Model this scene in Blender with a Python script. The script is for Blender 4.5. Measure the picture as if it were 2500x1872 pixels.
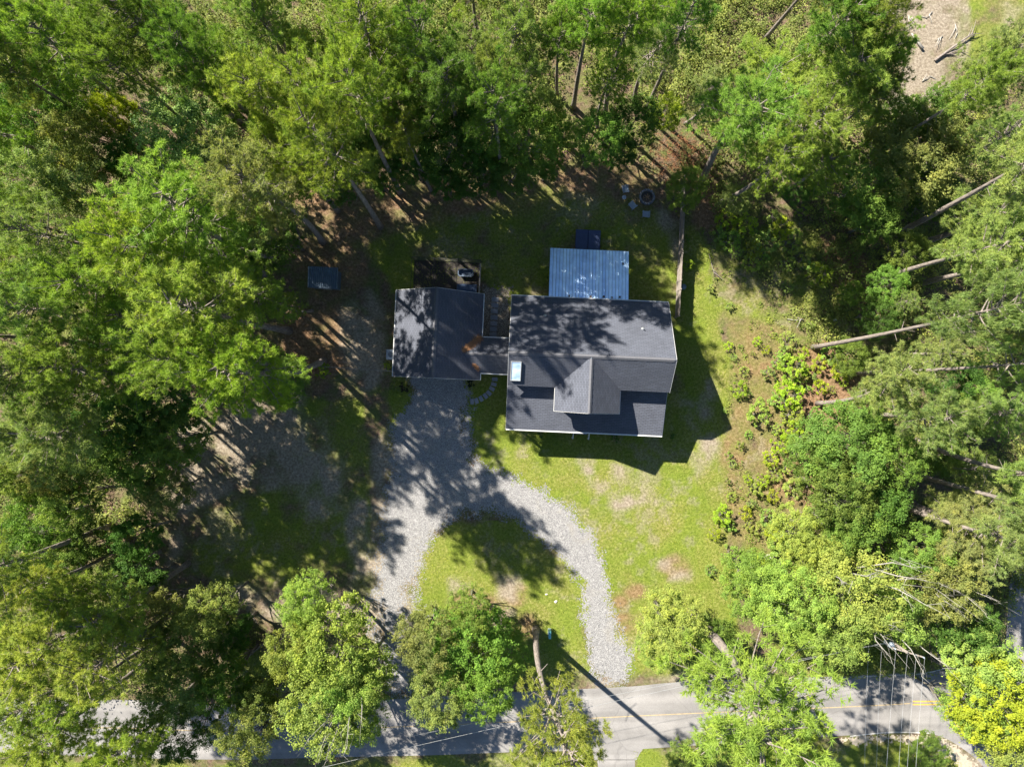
import bpy, math, random
import numpy as np
from mathutils import Vector, Matrix, Quaternion

# ------------------------------------------------------------------ clear
for o in list(bpy.data.objects): bpy.data.objects.remove(o)
S = bpy.context.scene
COL = S.collection
R = math.radians

# ------------------------------------------------------------------ camera, sky, sun, exposure
CAMH = 66.0; FPX = 1734.0; CU, CV = 1250.0, 936.0
cam = bpy.data.cameras.new('camera'); co = bpy.data.objects.new('camera', cam); COL.objects.link(co)
cam.sensor_width = 36.0; cam.sensor_fit = 'HORIZONTAL'; cam.lens = 36.0 * FPX / 2500.0
cam.clip_start = 0.5; cam.clip_end = 2000
co.location = (0, 0, CAMH); co.rotation_euler = (0, 0, 0)
S.camera = co

SUN_EL, SUN_AZ = 41.0, 41.0          # shadows run 41 deg clockwise from +X
sdir = Vector((-math.cos(R(SUN_AZ)) * math.cos(R(SUN_EL)), math.sin(R(SUN_AZ)) * math.cos(R(SUN_EL)), math.sin(R(SUN_EL))))
w = bpy.data.worlds.new('World'); S.world = w; w.use_nodes = True
nt = w.node_tree; nt.nodes.clear()
sky = nt.nodes.new('ShaderNodeTexSky'); sky.sky_type = 'NISHITA'; sky.sun_disc = False
sky.sun_elevation = R(SUN_EL); sky.sun_rotation = math.atan2(sdir.x, sdir.y)
sky.air_density = 1.0; sky.dust_density = 0.3; sky.ozone_density = 3.0
bg = nt.nodes.new('ShaderNodeBackground'); bg.inputs['Strength'].default_value = 0.05
ow = nt.nodes.new('ShaderNodeOutputWorld')
nt.links.new(sky.outputs[0], bg.inputs[0]); nt.links.new(bg.outputs[0], ow.inputs[0])
sl = bpy.data.lights.new('sun', 'SUN'); sl.energy = 5.0; sl.angle = R(0.6); sl.color = (1.0, 0.93, 0.81)
so = bpy.data.objects.new('sun', sl); COL.objects.link(so)
so.rotation_euler = sdir.to_track_quat('Z', 'Y').to_euler(); so.location = sdir * 120
vs = S.view_settings
vs.view_transform = 'Standard'; vs.look = 'None'; vs.gamma = 1; vs.exposure = 1.9
S.render.engine = 'CYCLES'
S.cycles.max_bounces = 6; S.cycles.transparent_max_bounces = 4

def at(u, v, z=0.0):
    k = (CAMH - z) / FPX
    return Vector(((u - CU) * k, (CV - v) * k, z))

# ------------------------------------------------------------------ tagging
def tag(o, label=None, cat=None, group=None, kind=None):
    if label: o['label'] = label
    if cat: o['category'] = cat
    if group: o['group'] = group
    if kind: o['kind'] = kind
    return o
def empty(name, loc=(0, 0, 0), rz=0):
    o = bpy.data.objects.new(name, None); COL.objects.link(o)
    o.location = loc; o.rotation_euler = (0, 0, rz); o.empty_display_size = 0.3
    return o

# ------------------------------------------------------------------ mesh builder
class MB:
    def __init__(s): s.v = []; s.f = []; s.uv = []
    def add(s, vs, fs, uvs=None):
        n = len(s.v); s.v += [tuple(p) for p in vs]; s.f += [[i + n for i in f] for f in fs]
        s.uv += (list(uvs) if uvs else [(p[0], p[1]) for p in vs])
    def box(s, x0, x1, y0, y1, z0, z1, M=None):
        vs = [Vector(p) for p in ((x0,y0,z0),(x1,y0,z0),(x1,y1,z0),(x0,y1,z0),(x0,y0,z1),(x1,y0,z1),(x1,y1,z1),(x0,y1,z1))]
        if M: vs = [M @ p for p in vs]
        s.add(vs, [(0,3,2,1),(4,5,6,7),(0,1,5,4),(1,2,6,5),(2,3,7,6),(3,0,4,7)])
        return s
    def bevbox(s, x0, x1, y0, y1, z0, z1, b=0.03, M=None):
        # box with chamfered top edges
        vs = [(x0,y0,z0),(x1,y0,z0),(x1,y1,z0),(x0,y1,z0),(x0,y0,z1-b),(x1,y0,z1-b),(x1,y1,z1-b),(x0,y1,z1-b),
              (x0+b,y0+b,z1),(x1-b,y0+b,z1),(x1-b,y1-b,z1),(x0+b,y1-b,z1)]
        vs = [Vector(p) for p in vs]
        if M: vs = [M @ p for p in vs]
        s.add(vs, [(0,3,2,1),(0,1,5,4),(1,2,6,5),(2,3,7,6),(3,0,4,7),(4,5,9,8),(5,6,10,9),(6,7,11,10),(7,4,8,11),(8,9,10,11)])
        return s
    def beam(s, a, b, wd, h):
        a = Vector(a); b = Vector(b); d = (b - a); L = d.length; d.normalize()
        q = d.to_track_quat('X', 'Z').to_matrix().to_4x4(); q.translation = a
        return s.box(0, L, -wd/2, wd/2, -h/2, h/2, q)
    def tube(s, pts, rad, n=8, cap=True):
        pts = [Vector(p) for p in pts]
        if not hasattr(rad, '__len__'): rad = [rad] * len(pts)
        vs = []; up = Vector((0.13, 0.31, 0.94)).normalized()
        for i, p in enumerate(pts):
            d = (pts[min(i+1, len(pts)-1)] - pts[max(i-1, 0)]).normalized()
            u = d.cross(up)
            if u.length < 0.2: u = d.cross(Vector((1, 0.1, 0)))
            u.normalize(); v = d.cross(u).normalized()
            for k in range(n):
                a = 2 * math.pi * k / n
                vs.append(p + (u * math.cos(a) + v * math.sin(a)) * rad[i])
        fs = []
        for i in range(len(pts) - 1):
            for k in range(n):
                fs.append((i*n+k, i*n+(k+1) % n, (i+1)*n+(k+1) % n, (i+1)*n+k))
        if cap:
            fs.append(tuple(range(n))[::-1]); fs.append(tuple(range((len(pts)-1)*n, len(pts)*n)))
        s.add(vs, fs); return s
    def prism(s, poly, z0, z1):   # poly list of (x,y) ccw
        n = len(poly)
        s.add([(x, y, z0) for x, y in poly] + [(x, y, z1) for x, y in poly],
              [tuple(range(n))[::-1], tuple(range(n, 2*n))] + [(i, (i+1) % n, n+(i+1) % n, n+i) for i in range(n)])
        return s
    def slab(s, pts, th, udir):   # sloped polygon, pts ccw from above; uv in metres along/up slope
        pts = [Vector(p) for p in pts]; n = len(pts)
        nn = Vector((0, 0, 0))
        for i in range(n): nn += pts[i].cross(pts[(i+1) % n])
        nn.normalize()
        if nn.z < 0: pts = pts[::-1]; nn = -nn
        ud = Vector(udir).normalized(); vd = nn.cross(ud)
        uvs = [(p.dot(ud), p.dot(vd)) for p in pts]
        low = [p - Vector((0, 0, th)) for p in pts]
        s.add(pts + low, [tuple(range(n)), tuple(range(n, 2*n))[::-1]] + [(i, n+i, n+(i+1) % n, (i+1) % n) for i in range(n)], uvs + uvs)
        return s
    def lathe(s, prof, n=24, c=(0, 0, 0)):
        vs = []
        for r, z in prof:
            for k in range(n):
                a = 2*math.pi*k/n; vs.append((c[0]+r*math.cos(a), c[1]+r*math.sin(a), c[2]+z))
        fs = []
        for i in range(len(prof)-1):
            for k in range(n): fs.append((i*n+k, i*n+(k+1) % n, (i+1)*n+(k+1) % n, (i+1)*n+k))
        s.add(vs, fs); return s
    def build(s, name, mat, parent=None, smooth=False):
        me = bpy.data.meshes.new(name); me.from_pydata(s.v, [], s.f)
        uvl = me.uv_layers.new(name='UVMap')
        li = np.zeros(len(me.loops), dtype=np.int32); me.loops.foreach_get('vertex_index', li)
        uvl.data.foreach_set('uv', np.array(s.uv, dtype=np.float32)[li].ravel())
        me.materials.append(mat); me.update()
        if smooth: me.polygons.foreach_set('use_smooth', [True]*len(me.polygons))
        o = bpy.data.objects.new(name, me); COL.objects.link(o)
        if parent: o.parent = parent
        return o

def np_mesh(name, V, k, mat, parent=None, colattr=None, link=True, smooth=False):
    """V: (nfaces*k,3) vertices, every k make one face"""
    V = np.asarray(V, dtype=np.float32).reshape(-1, 3); n = len(V); nf = n // k
    me = bpy.data.meshes.new(name); me.vertices.add(n); me.loops.add(n); me.polygons.add(nf)
    me.vertices.foreach_set('co', V.ravel()); me.loops.foreach_set('vertex_index', np.arange(n, dtype=np.int32))
    me.polygons.foreach_set('loop_start', np.arange(0, n, k, dtype=np.int32))
    if colattr is not None:
        a = me.attributes.new('tint', 'FLOAT', 'FACE'); a.data.foreach_set('value', np.asarray(colattr, dtype=np.float32))
    me.materials.append(mat); me.update(calc_edges=True); me.validate()
    o = bpy.data.objects.new(name, me)
    if link: COL.objects.link(o)
    if parent: o.parent = parent
    return o

# ------------------------------------------------------------------ numpy value noise
def _lattice(seed): return np.random.RandomState(seed).rand(256, 256)
def vnoise(x, y, scale, seed, octs=4, gain=0.5):
    out = np.zeros_like(x, dtype=float); amp = 1; tot = 0; f = 1.0/scale
    for o in range(octs):
        L = _lattice(seed + o*17)
        X = x*f + 37.3*o + 900; Y = y*f + 11.7*o + 900
        xi = np.floor(X).astype(int); yi = np.floor(Y).astype(int); fx = X-xi; fy = Y-yi
        fx = fx*fx*(3-2*fx); fy = fy*fy*(3-2*fy)
        a = L[xi % 256, yi % 256]; b = L[(xi+1) % 256, yi % 256]; c = L[xi % 256, (yi+1) % 256]; d = L[(xi+1) % 256, (yi+1) % 256]
        out += amp*((a*(1-fx)+b*fx)*(1-fy)+(c*(1-fx)+d*fx)*fy); tot += amp; amp *= gain; f *= 2.03
    return out/tot - 0.5
def px(poly): return np.array([[at(u, v).x, at(u, v).y] for u, v in poly])
def sdf(x, y, P):
    """positive inside, metres"""
    d2 = np.full(x.shape, 1e9); ins = np.zeros(x.shape, dtype=bool); n = len(P)
    for i in range(n):
        ax, ay = P[i]; bx, by = P[(i+1) % n]; ex, ey = bx-ax, by-ay
        t = np.clip(((x-ax)*ex+(y-ay)*ey)/(ex*ex+ey*ey+1e-9), 0, 1)
        d2 = np.minimum(d2, (x-ax-t*ex)**2+(y-ay-t*ey)**2)
        c = ((ay > y) != (by > y)); xx = ax + (y-ay)/(ey if abs(ey) > 1e-9 else 1e-9)*ex
        ins ^= (c & (x < xx))
    return np.where(ins, 1, -1)*np.sqrt(d2)
def sstep(x, a, b):
    t = np.clip((x-a)/(b-a), 0, 1); return t*t*(3-2*t)
def catmull(P, n=8, closed=False):
    P = [np.array(p, float) for p in P]; out = []
    N = len(P)
    for i in range(N if closed else N-1):
        g = (lambda k: P[k % N]) if closed else (lambda k: P[min(max(k, 0), N-1)])
        p0, p1, p2, p3 = g(i-1), g(i), g(i+1), g(i+2)
        for j in range(n):
            t = j/n
            out.append(0.5*((2*p1)+(-p0+p2)*t+(2*p0-5*p1+4*p2-p3)*t*t+(-p0+3*p1-3*p2+p3)*t**3))
    if not closed: out.append(P[-1])
    return out

# ------------------------------------------------------------------ materials
def newmat(name):
    m = bpy.data.materials.new(name); m.use_nodes = True
    N = m.node_tree.nodes; L = m.node_tree.links
    return m, N, L, N['Principled BSDF']
def node(N, t, **kw):
    n = N.new(t)
    for k, v in kw.items():
        if k in n.inputs: n.inputs[k].default_value = v
        else: setattr(n, k, v)
    return n
def ramp(N, stops, interp='LINEAR'):
    r = N.new('ShaderNodeValToRGB'); r.color_ramp.interpolation = interp
    e = r.color_ramp.elements
    while len(e) < len(stops): e.new(0.5)
    for i, (p, c) in enumerate(stops):
        e[i].position = p; e[i].color = (c[0], c[1], c[2], 1) if hasattr(c, '__len__') else (c, c, c, 1)
    return r
def mixc(N, L, f, a, b, mode='MIX'):
    m = N.new('ShaderNodeMix'); m.data_type = 'RGBA'; m.blend_type = mode
    for i, v in ((0, f), (6, a), (7, b)):
        if hasattr(v, 'links') or hasattr(v, 'is_linked'): L.new(v, m.inputs[i])
        elif hasattr(v, '__len__'): m.inputs[i].default_value = (v[0], v[1], v[2], 1)
        else: m.inputs[i].default_value = v
    return m.outputs[2]
def noise(N, L, scale, detail=4, rough=0.55, vec=None, dist=0.0):
    n = N.new('ShaderNodeTexNoise'); n.inputs['Scale'].default_value = scale
    n.inputs['Detail'].default_value = detail; n.inputs['Roughness'].default_value = rough; n.inputs['Distortion'].default_value = dist
    if vec is not None: L.new(vec, n.inputs['Vector'])
    return n.outputs['Fac']
def bump(N, L, b, h, s=0.4, d=0.05):
    bn = N.new('ShaderNodeBump'); bn.inputs['Strength'].default_value = s; bn.inputs['Distance'].default_value = d
    L.new(h, bn.inputs['Height']); L.new(bn.outputs[0], b.inputs['Normal'])

def simple(name, c, rough=0.7, metal=0.0, var=0.25, scale=6.0, bmp=0.15, c2=None):
    m, N, L, b = newmat(name)
    tc = N.new('ShaderNodeTexCoord').outputs['Object']
    f = noise(N, L, scale, 6, 0.65, tc)
    f2 = noise(N, L, scale*7, 3, 0.6, tc)
    r = ramp(N, [(0.25, [x*(1-var) for x in c]), (0.75, [min(1, x*(1+var)) for x in (c2 or c)])]); L.new(f, r.inputs[0])
    cc = mixc(N, L, 0.5, r.outputs[0], ramp_out(N, L, f2, [(0.3, 0.72), (0.7, 1.12)]), 'MULTIPLY')
    L.new(cc, b.inputs['Base Color']); b.inputs['Roughness'].default_value = rough; b.inputs['Metallic'].default_value = metal
    if bmp: bump(N, L, b, f2, bmp, 0.02)
    return m
def ramp_out(N, L, f, stops):
    r = ramp(N, stops); L.new(f, r.inputs[0]); return r.outputs[0]

def foliage(name, rough=0.55, transl=0.35):
    """object colour x per-face tint x soft noise"""
    m, N, L, b = newmat(name)
    oi = N.new('ShaderNodeObjectInfo'); tc = N.new('ShaderNodeTexCoord').outputs['Object']
    at_ = node(N, 'ShaderNodeAttribute', attribute_name='tint')
    br = ramp_out(N, L, at_.outputs['Fac'], [(0.0, (0.62, 0.66, 0.6)), (0.5, (1, 1, 1)), (1.0, (1.45, 1.32, 1.05))])
    nz = ramp_out(N, L, noise(N, L, 0.9, 3, 0.6, tc), [(0.3, (0.82, 0.9, 0.9)), (0.7, (1.18, 1.08, 0.95))])
    c = mixc(N, L, 1.0, oi.outputs['Color'], br, 'MULTIPLY'); c = mixc(N, L, 1.0, c, nz, 'MULTIPLY')
    L.new(c, b.inputs['Base Color']); b.inputs['Roughness'].default_value = rough
    b.inputs['Specular IOR Level'].default_value = 0.15
    t = N.new('ShaderNodeBsdfTranslucent')
    tcx = mixc(N, L, 1.0, c, (1.12, 1.25, 0.55), 'MULTIPLY'); L.new(tcx, t.inputs['Color'])
    mx = N.new('ShaderNodeMixShader'); mx.inputs[0].default_value = transl
    out = N['Material Output']; L.new(b.outputs[0], mx.inputs[1]); L.new(t.outputs[0], mx.inputs[2]); L.new(mx.outputs[0], out.inputs['Surface'])
    return m
M_NEEDLE = foliage('needles', 0.6, 0.45)
M_LEAF = foliage('leaves', 0.6, 0.42)

def bark(name, c):
    m, N, L, b = newmat(name)
    tc = N.new('ShaderNodeTexCoord').outputs['Object']
    mp = N.new('ShaderNodeMapping'); mp.inputs['Scale'].default_value = (9, 9, 2.2); L.new(tc, mp.inputs[0])
    v = N.new('ShaderNodeTexVoronoi'); v.inputs['Scale'].default_value = 1.0; L.new(mp.outputs[0], v.inputs['Vector'])
    f = noise(N, L, 2.0, 6, 0.7, mp.outputs[0])
    c1 = ramp_out(N, L, v.outputs['Distance'], [(0.05, [x*0.45 for x in c]), (0.5, c), (0.9, [x*1.3 for x in c])])
    cc = mixc(N, L, 0.5, c1, ramp_out(N, L, f, [(0.3, (0.6, 0.58, 0.56)), (0.7, (1.25, 1.2, 1.15))]), 'MULTIPLY')
    L.new(cc, b.inputs['Base Color']); b.inputs['Roughness'].default_value = 0.9
    bump(N, L, b, v.outputs['Distance'], 0.6, 0.04)
    return m
M_BARK = bark('pine_bark', (0.18, 0.155, 0.14))
M_BARK2 = bark('pale_bark', (0.13, 0.12, 0.1))
M_DEAD = simple('dead_wood', (0.27, 0.255, 0.23), 0.9, 0, 0.3, 5)

def ground_mat():
    m, N, L, b = newmat('ground')
    tc = N.new('ShaderNodeTexCoord').outputs['Object']
    a = node(N, 'ShaderNodeAttribute', attribute_name='zones')
    sp = N.new('ShaderNodeSeparateColor'); L.new(a.outputs['Color'], sp.inputs[0])
    fine = noise(N, L, 4.2, 9, 0.82, tc); mid = noise(N, L, 0.9, 5, 0.6, tc); vf = noise(N, L, 28, 3, 0.7, tc)
    litter = ramp_out(N, L, fine, [(0.25, (0.025, 0.018, 0.012)), (0.42, (0.1, 0.068, 0.045)), (0.55, (0.19, 0.135, 0.095)), (0.7, (0.32, 0.245, 0.18))])
    litter2 = ramp_out(N, L, fine, [(0.3, (0.045, 0.055, 0.018)), (0.55, (0.14, 0.16, 0.05)), (0.7, (0.24, 0.22, 0.12))])
    lit = mixc(N, L, ramp_out(N, L, mid, [(0.4, 0), (0.62, 1)]), litter, litter2)
    g1 = ramp_out(N, L, fine, [(0.34, (0.075, 0.115, 0.014)), (0.5, (0.16, 0.21, 0.03)), (0.66, (0.26, 0.295, 0.06))])
    g2 = ramp_out(N, L, fine, [(0.38, (0.11, 0.115, 0.026)), (0.5, (0.22, 0.205, 0.06)), (0.6, (0.42, 0.34, 0.17))])
    gm = ramp_out(N, L, noise(N, L, 0.28, 5, 0.62, tc, 0.4), [(0.42, 0), (0.66, 0.7)])
    grass = mixc(N, L, gm, g1, g2)
    sand = ramp_out(N, L, fine, [(0.32, (0.11, 0.085, 0.06)), (0.47, (0.24, 0.2, 0.15)), (0.62, (0.42, 0.365, 0.29))])
    straw = ramp_out(N, L, fine, [(0.36, (0.09, 0.05, 0.028)), (0.5, (0.23, 0.14, 0.08)), (0.64, (0.4, 0.27, 0.175))])
    c = mixc(N, L, sp.outputs[2], lit, straw)
    c = mixc(N, L, sp.outputs[0], c, grass)
    c = mixc(N, L, sp.outputs[1], c, sand)
    c = mixc(N, L, 0.6, c, ramp_out(N, L, vf, [(0.3, 0.62), (0.7, 1.25)]), 'MULTIPLY')
    L.new(c, b.inputs['Base Color']); b.inputs['Roughness'].default_value = 0.95; b.inputs['Specular IOR Level'].default_value = 0.1
    h = node(N, 'ShaderNodeMath', operation='ADD'); L.new(fine, h.inputs[0]); L.new(vf, h.inputs[1])
    bump(N, L, b, h.outputs[0], 0.9, 0.12)
    return m
def gravel_mat(name, cols, dirt, scale=13.0, dirtlo=0.55, dirthi=0.75):
    m, N, L, b = newmat(name)
    tc = N.new('ShaderNodeTexCoord').outputs['Object']
    v = N.new('ShaderNodeTexVoronoi'); v.inputs['Scale'].default_value = scale; L.new(tc, v.inputs['Vector'])
    s = N.new('ShaderNodeSeparateColor'); L.new(v.outputs['Color'], s.inputs[0])
    c = ramp_out(N, L, s.outputs[0], [(0.0, cols[0]), (0.5, cols[1]), (1.0, cols[2])])
    d = ramp_out(N, L, v.outputs['Distance'], [(0.35, 1.0), (0.75, 0.35)])
    c = mixc(N, L, 0.8, c, d, 'MULTIPLY')
    big = noise(N, L, 0.45, 6, 0.6, tc, 0.5)
    dd = ramp_out(N, L, noise(N, L, 8, 5, 0.7, tc), [(0.3, [x*0.6 for x in dirt]), (0.7, [x*1.25 for x in dirt])])
    c = mixc(N, L, ramp_out(N, L, big, [(dirtlo, 0), (dirthi, 0.85)]), c, dd)
    c = mixc(N, L, 0.7, c, ramp_out(N, L, noise(N, L, 3.2, 5, 0.7, tc), [(0.3, 0.78), (0.7, 1.15)]), 'MULTIPLY')
    L.new(c, b.inputs['Base Color']); b.inputs['Roughness'].default_value = 0.9
    bump(N, L, b, v.outputs['Distance'], 0.8, 0.05)
    return m
def asphalt_mat():
    m, N, L, b = newmat('asphalt')
    tc = N.new('ShaderNodeTexCoord').outputs['Object']
    f = noise(N, L, 26, 4, 0.8, tc); g = noise(N, L, 0.35, 6, 0.6, tc, 0.6)
    mp = N.new('ShaderNodeMapping'); mp.inputs['Scale'].default_value = (0.03, 0.9, 1); mp.inputs['Rotation'].default_value = (0, 0, -0.05); L.new(tc, mp.inputs[0])
    st = noise(N, L, 1.0, 4, 0.5, mp.outputs[0])
    c = ramp_out(N, L, f, [(0.3, (0.12, 0.115, 0.112)), (0.7, (0.24, 0.23, 0.222))])
    c = mixc(N, L, 0.8, c, ramp_out(N, L, g, [(0.35, 0.78), (0.65, 1.15)]), 'MULTIPLY')
    c = mixc(N, L, 0.8, c, ramp_out(N, L, st, [(0.35, 0.8), (0.65, 1.18)]), 'MULTIPLY')
    v = N.new('ShaderNodeTexVoronoi'); v.feature = 'DISTANCE_TO_EDGE'; v.inputs['Scale'].default_value = 0.22
    wv = mixc(N, L, 0.25, tc, node_col_noise(N, L, tc, 1.1)); L.new(wv, v.inputs['Vector'])
    c = mixc(N, L, 0.7, c, ramp_out(N, L, v.outputs['Distance'], [(0.0, 0.72), (0.008, 1.0)]), 'MULTIPLY')
    L.new(c, b.inputs['Base Color']); b.inputs['Roughness'].default_value = 0.85
    bump(N, L, b, f, 0.3, 0.01)
    return m
def node_col_noise(N, L, vec, sc):
    n = N.new('ShaderNodeTexNoise'); n.inputs['Scale'].default_value = sc; L.new(vec, n.inputs['Vector']); return n.outputs['Color']
def shingle_mat(name, base, gain=1.0):
    m, N, L, b = newmat(name)
    uv = N.new('ShaderNodeTexCoord').outputs['UV']
    br = N.new('ShaderNodeTexBrick'); L.new(uv, br.inputs['Vector'])
    br.inputs['Scale'].default_value = 1.0; br.inputs['Brick Width'].default_value = 0.42; br.inputs['Row Height'].default_value = 0.15
    br.inputs['Mortar Size'].default_value = 0.016; br.inputs['Mortar Smooth'].default_value = 0.3; br.inputs['Bias'].default_value = 0
    br.offset = 0.5
    br.inputs['Color1'].default_value = (*[x*0.9 for x in base], 1); br.inputs['Color2'].default_value = (*[x*1.1 for x in base], 1)
    br.inputs['Mortar'].default_value = (*[x*0.6 for x in base], 1)
    f = noise(N, L, 30, 3, 0.8, uv); g = noise(N, L, 0.7, 5, 0.65, uv, 0.3)
    c = mixc(N, L, 0.7, br.outputs['Color'], ramp_out(N, L, f, [(0.3, 0.7), (0.7, 1.3)]), 'MULTIPLY')
    c = mixc(N, L, 0.6, c, ramp_out(N, L, g, [(0.3, 0.78), (0.7, 1.2)]), 'MULTIPLY')
    L.new(c, b.inputs['Base Color']); b.inputs['Roughness'].default_value = 0.88; b.inputs['Specular IOR Level'].default_value = 0.3
    inv = node(N, 'ShaderNodeMath', operation='SUBTRACT'); inv.inputs[0].default_value = 1.0; L.new(br.outputs['Fac'], inv.inputs[1])
    bump(N, L, b, inv.outputs[0], 0.7, 0.03)
    return m
def metal_roof_mat():
    m, N, L, b = newmat('metal_roof')
    tc = N.new('ShaderNodeTexCoord').outputs['Object']
    mp = N.new('ShaderNodeMapping'); mp.inputs['Scale'].default_value = (3.4, 0.12, 1); L.new(tc, mp.inputs[0])
    wv = N.new('ShaderNodeTexWhiteNoise'); wv.noise_dimensions = '1D'
    sx = N.new('ShaderNodeSeparateXYZ'); L.new(tc, sx.inputs[0])
    mul = node(N, 'ShaderNodeMath', operation='MULTIPLY'); mul.inputs[1].default_value = 3.43; L.new(sx.outputs[0], mul.inputs[0])
    fl = node(N, 'ShaderNodeMath', operation='FLOOR'); L.new(mul.outputs[0], fl.inputs[0]); L.new(fl.outputs[0], wv.inputs['W'])
    c = ramp_out(N, L, wv.outputs['Value'], [(0, (0.5, 0.68, 0.92)), (1, (0.7, 0.86, 1.0))])  # blue base tone has the reflected sky painted in
    fr = node(N, 'ShaderNodeMath', operation='FRACT'); L.new(mul.outputs[0], fr.inputs[0])
    c = mixc(N, L, 1.0, c, ramp_out(N, L, fr.outputs[0], [(0.0, 0.3), (0.13, 0.4), (0.2, 1.0), (0.8, 1.0), (1.0, 1.2)]), 'MULTIPLY')
    c = mixc(N, L, 0.8, c, ramp_out(N, L, noise(N, L, 1.6, 6, 0.65, tc), [(0.3, 0.75), (0.7, 1.1)]), 'MULTIPLY')
    L.new(c, b.inputs['Base Color']); b.inputs['Metallic'].default_value = 0.5; b.inputs['Roughness'].default_value = 0.4
    bump(N, L, b, noise(N, L, 3.0, 3, 0.5, tc), 0.08, 0.05)
    return m

M_GROUND = ground_mat()
M_GRAVEL = gravel_mat('gravel', [(0.16, 0.158, 0.163), (0.255, 0.252, 0.256), (0.38, 0.372, 0.365)], (0.26, 0.235, 0.19), 21.0, 0.58, 0.85)
M_PEBBLE = gravel_mat('brown_pebbles', [(0.12, 0.095, 0.07), (0.25, 0.2, 0.15), (0.45, 0.4, 0.32)], (0.2, 0.165, 0.12), 18.0)
M_ASPH = asphalt_mat()
M_SHINGLE = shingle_mat('shingles', (0.072, 0.079, 0.101))
M_CAP = simple('ridge_cap', (0.085, 0.087, 0.1), 0.9, 0, 0.25, 12)
M_METAL = metal_roof_mat()
M_WHITE = simple('white_trim', (0.5, 0.5, 0.49), 0.5, 0, 0.06, 2, 0.05)
M_SIDING = simple('siding', (0.42, 0.43, 0.43), 0.6, 0, 0.08, 1.5, 0.1)
M_BRICK = simple('foundation_brick', (0.2, 0.11, 0.08), 0.9, 0, 0.25, 8)
M_CONC = simple('concrete', (0.2, 0.21, 0.235), 0.85, 0, 0.15, 6)
M_WOOD = simple('weathered_wood', (0.22, 0.19, 0.165), 0.9, 0, 0.3, 4, 0.3)
M_BROWNW = simple('brown_wood', (0.16, 0.1, 0.06), 0.85, 0, 0.3, 5, 0.3)
M_DARK = simple('black_metal', (0.015, 0.015, 0.016), 0.5, 0.3, 0.2, 4, 0.05)
M_GALV = simple('galvanised', (0.38, 0.4, 0.42), 0.45, 0.7, 0.15, 6, 0.05)
M_SHED = simple('shed_metal', (0.1, 0.14, 0.19), 0.5, 0.4, 0.25, 3, 0.1)
M_NAVY = simple('navy_cover', (0.02, 0.035, 0.09), 0.55, 0, 0.2, 3, 0.1)
M_TEAL = simple('teal_enamel', (0.13, 0.36, 0.4), 0.4, 0, 0.1, 3, 0.05)
M_STONE = simple('fire_stone', (0.13, 0.135, 0.15), 0.9, 0, 0.3, 7, 0.4)
M_ASH = simple('ash', (0.06, 0.055, 0.05), 0.95, 0, 0.6, 14, 0.5)
M_PLAST = simple('white_plastic', (0.22, 0.26, 0.32), 0.45, 0, 0.08, 3, 0.03)
M_STRAW = simple('pine_straw', (0.27, 0.135, 0.062), 0.9, 0, 0.35, 9, 0.0)
M_YEL = simple('yellow_paint', (0.42, 0.27, 0.05), 0.7, 0, 0.2, 6, 0.05)
M_PAINT = simple('white_paint', (0.4, 0.39, 0.37), 0.75, 0, 0.25, 5, 0.05)
M_KERB = simple('sandy_verge', (0.3, 0.26, 0.2), 0.95, 0, 0.25, 5, 0.4)
M_ROCK = simple('pale_rock', (0.45, 0.42, 0.37), 0.9, 0, 0.2, 6, 0.4)
M_WIRE = simple('wire', (0.5, 0.5, 0.5), 0.4, 0.6, 0.05, 3, 0.0)
M_DOOR = simple('garage_door_paint', (0.55, 0.55, 0.53), 0.5, 0, 0.05, 3, 0.05)
def glass_mat():
    m, N, L, b = newmat('window_glass')
    tc = N.new('ShaderNodeTexCoord').outputs['Object']
    L.new(ramp_out(N, L, noise(N, L, 0.8, 2, 0.5, tc), [(0.3, (0.02, 0.03, 0.04)), (0.7, (0.05, 0.07, 0.09))]), b.inputs['Base Color'])
    b.inputs['Roughness'].default_value = 0.08; return m
M_GLASS = glass_mat()
def skylight_mat():
    m, N, L, b = newmat('skylight_glazing')
    tc = N.new('ShaderNodeTexCoord').outputs['Object']
    L.new(ramp_out(N, L, noise(N, L, 1.1, 3, 0.5, tc), [(0.35, (0.3, 0.48, 0.72)), (0.6, (0.68, 0.78, 0.86))]), b.inputs['Base Color'])  # blue to white mottling paints a sky reflection into the pane
    b.inputs['Roughness'].default_value = 0.2; return m
M_SKYL = skylight_mat()

# ------------------------------------------------------------------ ground
def axis(lo, hi, st, far):
    c = np.arange(lo, hi+st*0.5, st); e = []; d = st
    x = hi
    while x < far: d *= 1.5; x += d; e.append(x)
    l = []; d = st; x = lo
    while x > -far: d *= 1.5; x -= d; l.append(x)
    return np.array(l[::-1] + list(c) + e)
GX = axis(-52, 52, 0.17, 1500); GY = axis(-39, 39, 0.17, 1500)
X, Y = np.meshgrid(GX, GY); X = X.ravel(); Y = Y.ravel()

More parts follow.
